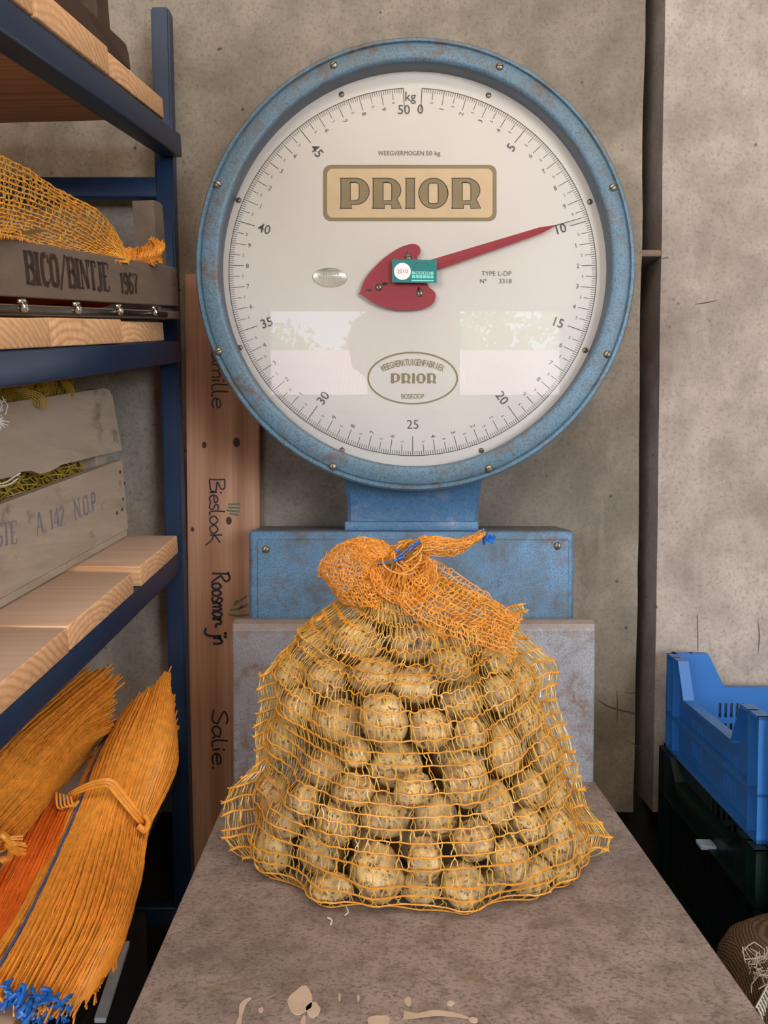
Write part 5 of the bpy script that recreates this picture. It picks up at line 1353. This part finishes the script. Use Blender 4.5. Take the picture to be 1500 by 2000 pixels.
rg_.build('rolled_hem', M['net_yellow'], rY)
iy = MB(); icore = MB()
f2 = fg.at(0, 0, -.028)
for q in range(26):
    for h in range(9):
        pass
def wv(x, h): return .006*math.sin(x*40+h*30) + .004*math.sin(x*91)
nx, nh = 60, 14; GI = [[f2.p(-.075-.46*i/nx, g_m0-.05 + (g_m1-g_m0+.09)*j/nh, wv(i/nx, j/nh)) for i in range(nx+1)] for j in range(nh+1)]
icore.grid([[p - fg.z*.006 for p in r] for r in GI]); icore.grid([[p - fg.z*.06 for p in r] for r in GI])
for r in GI: iy.tube([p+fg.x*random.gauss(0,.0008)+fg.y*random.gauss(0,.0012) for p in r], .0011, 4, False)
for i in range(0, nx+1):
    iy.tube([GI[j][i]+fg.x*random.gauss(0,.0012) for j in range(nh+1)], .0011, 4, False)
ys = thing('net_sack', f2.p(-.3, .02, 0), 'yellow net sacks packed inside the pale crate, seen through the slot', 'sack')
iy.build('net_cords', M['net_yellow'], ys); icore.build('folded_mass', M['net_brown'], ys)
wt = MB()
for q in range(46):
    a = at(random.uniform(-10, 8), random.uniform(782, 830), .872); d = V((random.gauss(0,.003), random.gauss(0,.001), random.gauss(-.002,.006))); wt.tube([a-d, a+V((random.gauss(0,.003),0,0)), a+d], .0006, 4)
tag(wt.build('white_thread', M['white_thread'], None), 'frayed white thread hanging over the pale crate at left edge', 'thread'); wt = MB()
for pts in ([(-4,945),(12,942),(30,930),(40,924)], [(-4,950),(18,946),(36,934)]): wt.tube(crom([at(x, y, .895) for x, y in pts], 10), .0011, 4)
tag(wt.build('white_thread', M['white_thread'], None), 'thin white strings lying in the slot of the pale crate', 'thread')
# dark bits in the dark crate
db = MB(); f3 = fd.at(-.13, dt+.01, -.09)
for q in range(14):
    a = f3.p(random.uniform(-.12, -.02), random.uniform(.0, .04), random.uniform(-.10, .0)); db.tube([a, a+fd.x*random.uniform(.02, .05)+fd.y*random.gauss(0, .01)], random.uniform(.004, .009), 6)
for q in range(3): db.bbox(f3, -.12+q*.05, -.08+q*.05, -dt+.006, .02, -.07, .0, .003)
tag(db.build('kindling', M['crate_brown'], None), 'brown split sticks heaped in the dark crate on the top tier', 'wood', None, 'stuff')

# ================================================================== THE PHOTOGRAPHER (mirrored in the dial glass)
person = thing('person', (0, -.40, 0), 'person with bushy hair in dark jacket holding up a phone, mirrored in dial', 'person')
def skin(name, verts, edges, mat, parent, sub=2):
    me = bpy.data.meshes.new(name); org = parent.location if parent.parent is None else V((0, -.40, 0))
    me.from_pydata([tuple(V(v[:3])-org) for v in verts], edges, []); o = bpy.data.objects.new(name, me); col.objects.link(o); o.parent = parent
    me.materials.append(mat); md = o.modifiers.new('skin', 'SKIN'); md.use_smooth_shade = True
    for i, v in enumerate(verts):
        r = v[3]; me.skin_vertices[0].data[i].radius = r if hasattr(r, '__len__') else (r, r)
    me.skin_vertices[0].data[0].use_root = True
    sb = o.modifiers.new('sub', 'SUBSURF'); sb.levels = sb.render_levels = sub; return o
Yb_ = -.42
v = [(0,Yb_,1.02,(.15,.11)), (0,Yb_,1.22,(.14,.10)), (0,Yb_+.01,1.44,(.16,.11)), (0,Yb_+.015,1.585,(.06,.06)), (0,Yb_+.03,1.67,(.056,.06)), (0,Yb_+.045,1.76,(.075,.09)), (0,Yb_+.04,1.85,(.074,.09)), (0,Yb_+.03,1.90,(.04,.05)),
     (0,Yb_+.15,1.765,.012)]
e = [(0,1),(1,2),(2,3),(3,4),(4,5),(5,6),(6,7),(5,8)]
for s in (-1, 1):
    b = len(v); v += [(s*.18,Yb_,1.53,.062), (s*.26,Yb_+.08,1.27,.046), (s*.085,-.085,1.255,.027), (s*.060,-.048,1.275,(.016,.026)),
                      (s*.11,Yb_,.93,.088), (s*.12,Yb_+.02,.52,.056), (s*.13,Yb_-.02,.09,.038), (s*.15,Yb_+.13,.035,.034), (s*.088,Yb_+.04,1.775,.014)]
    e += [(2,b),(b,b+1),(b+1,b+2),(b+2,b+3),(0,b+4),(b+4,b+5),(b+5,b+6),(b+6,b+7),(5,b+8)]
    for k in range(4):                                                # fingers behind the phone
        c = len(v); z = 1.298-.019*k; v += [(s*.056,-.030,z,.009), (s*.040,-.017,z+.002,.008), (s*(.016+.004*(k % 2)),-.0135,z+.003,.0065)]; e += [(b+3,c),(c,c+1),(c+1,c+2)]
    c = len(v); v += [(s*.052,-.056,1.292,.010), (s*.036,-.052,1.312,.008)]; e += [(b+3,c),(c,c+1)]
body = skin('body', v, e, M['skin'], person)
v = [(0,Yb_,.94,(.18,.135)), (0,Yb_,1.22,(.17,.13)), (0,Yb_+.01,1.44,(.185,.135)), (0,Yb_+.015,1.58,(.085,.085))]; e = [(0,1),(1,2),(2,3)]
for s in (-1, 1):
    b = len(v); v += [(s*.19,Yb_,1.53,.080), (s*.27,Yb_+.08,1.26,.060), (s*.105,-.115,1.25,.042)]; e += [(2,b),(b,b+1),(b+1,b+2)]
skin('jacket', v, e, M['jacket'], person)
v = [(0,Yb_,1.0,(.16,.12))]; e = []
for s in (-1, 1):
    b = len(v); v += [(s*.11,Yb_,.90,.105), (s*.12,Yb_+.02,.52,.072), (s*.13,Yb_-.02,.10,.060)]; e += [(0,b),(b,b+1),(b+1,b+2)]
skin('trousers', v, e, M['trousers'], person)
for s in (-1, 1): skin('shoe', [(s*.13,Yb_-.05,.045,.046), (s*.14,Yb_+.05,.044,.046), (s*.152,Yb_+.17,.036,.036)], [(0,1),(1,2)], M['shoe'], person)
mb = MB(); bm = bmesh.new(); bmesh.ops.create_icosphere(bm, subdivisions=4, radius=1)
for q in bm.verts:
    c = q.co.copy(); k = 1+.10*noise.noise(c*4)+.06*noise.noise(c*9)
    y = c.y*.115; 
    if c.y > .55 and c.z < .55: y = .063 - .02*(c.y-.55)
    q.co = V((c.x*.122*k, Yb_+.02+y*k, 1.815+c.z*.125*k))
mb.bm(bm); mb.build('hair', M['hair'], person, True)
mb = MB()
for s in (-1, 1): mb.lathe([(.0001, .008), (.008, .006), (.012, 0)], Fr((s*.032, Yb_+.128, 1.79), (1,0,0), (0,0,1), (0,1,0)), 14)
mb.build('eyes', M['white_print'], person, True)
mb = MB(); mb.bbox(FB, -.038, .038, -.034, -.025, 1.215, 1.372, .004, 3)
tag(mb.build('phone', M['phone'], None, True, sharp=50), 'black phone held up in portrait in front of the person', 'phone')
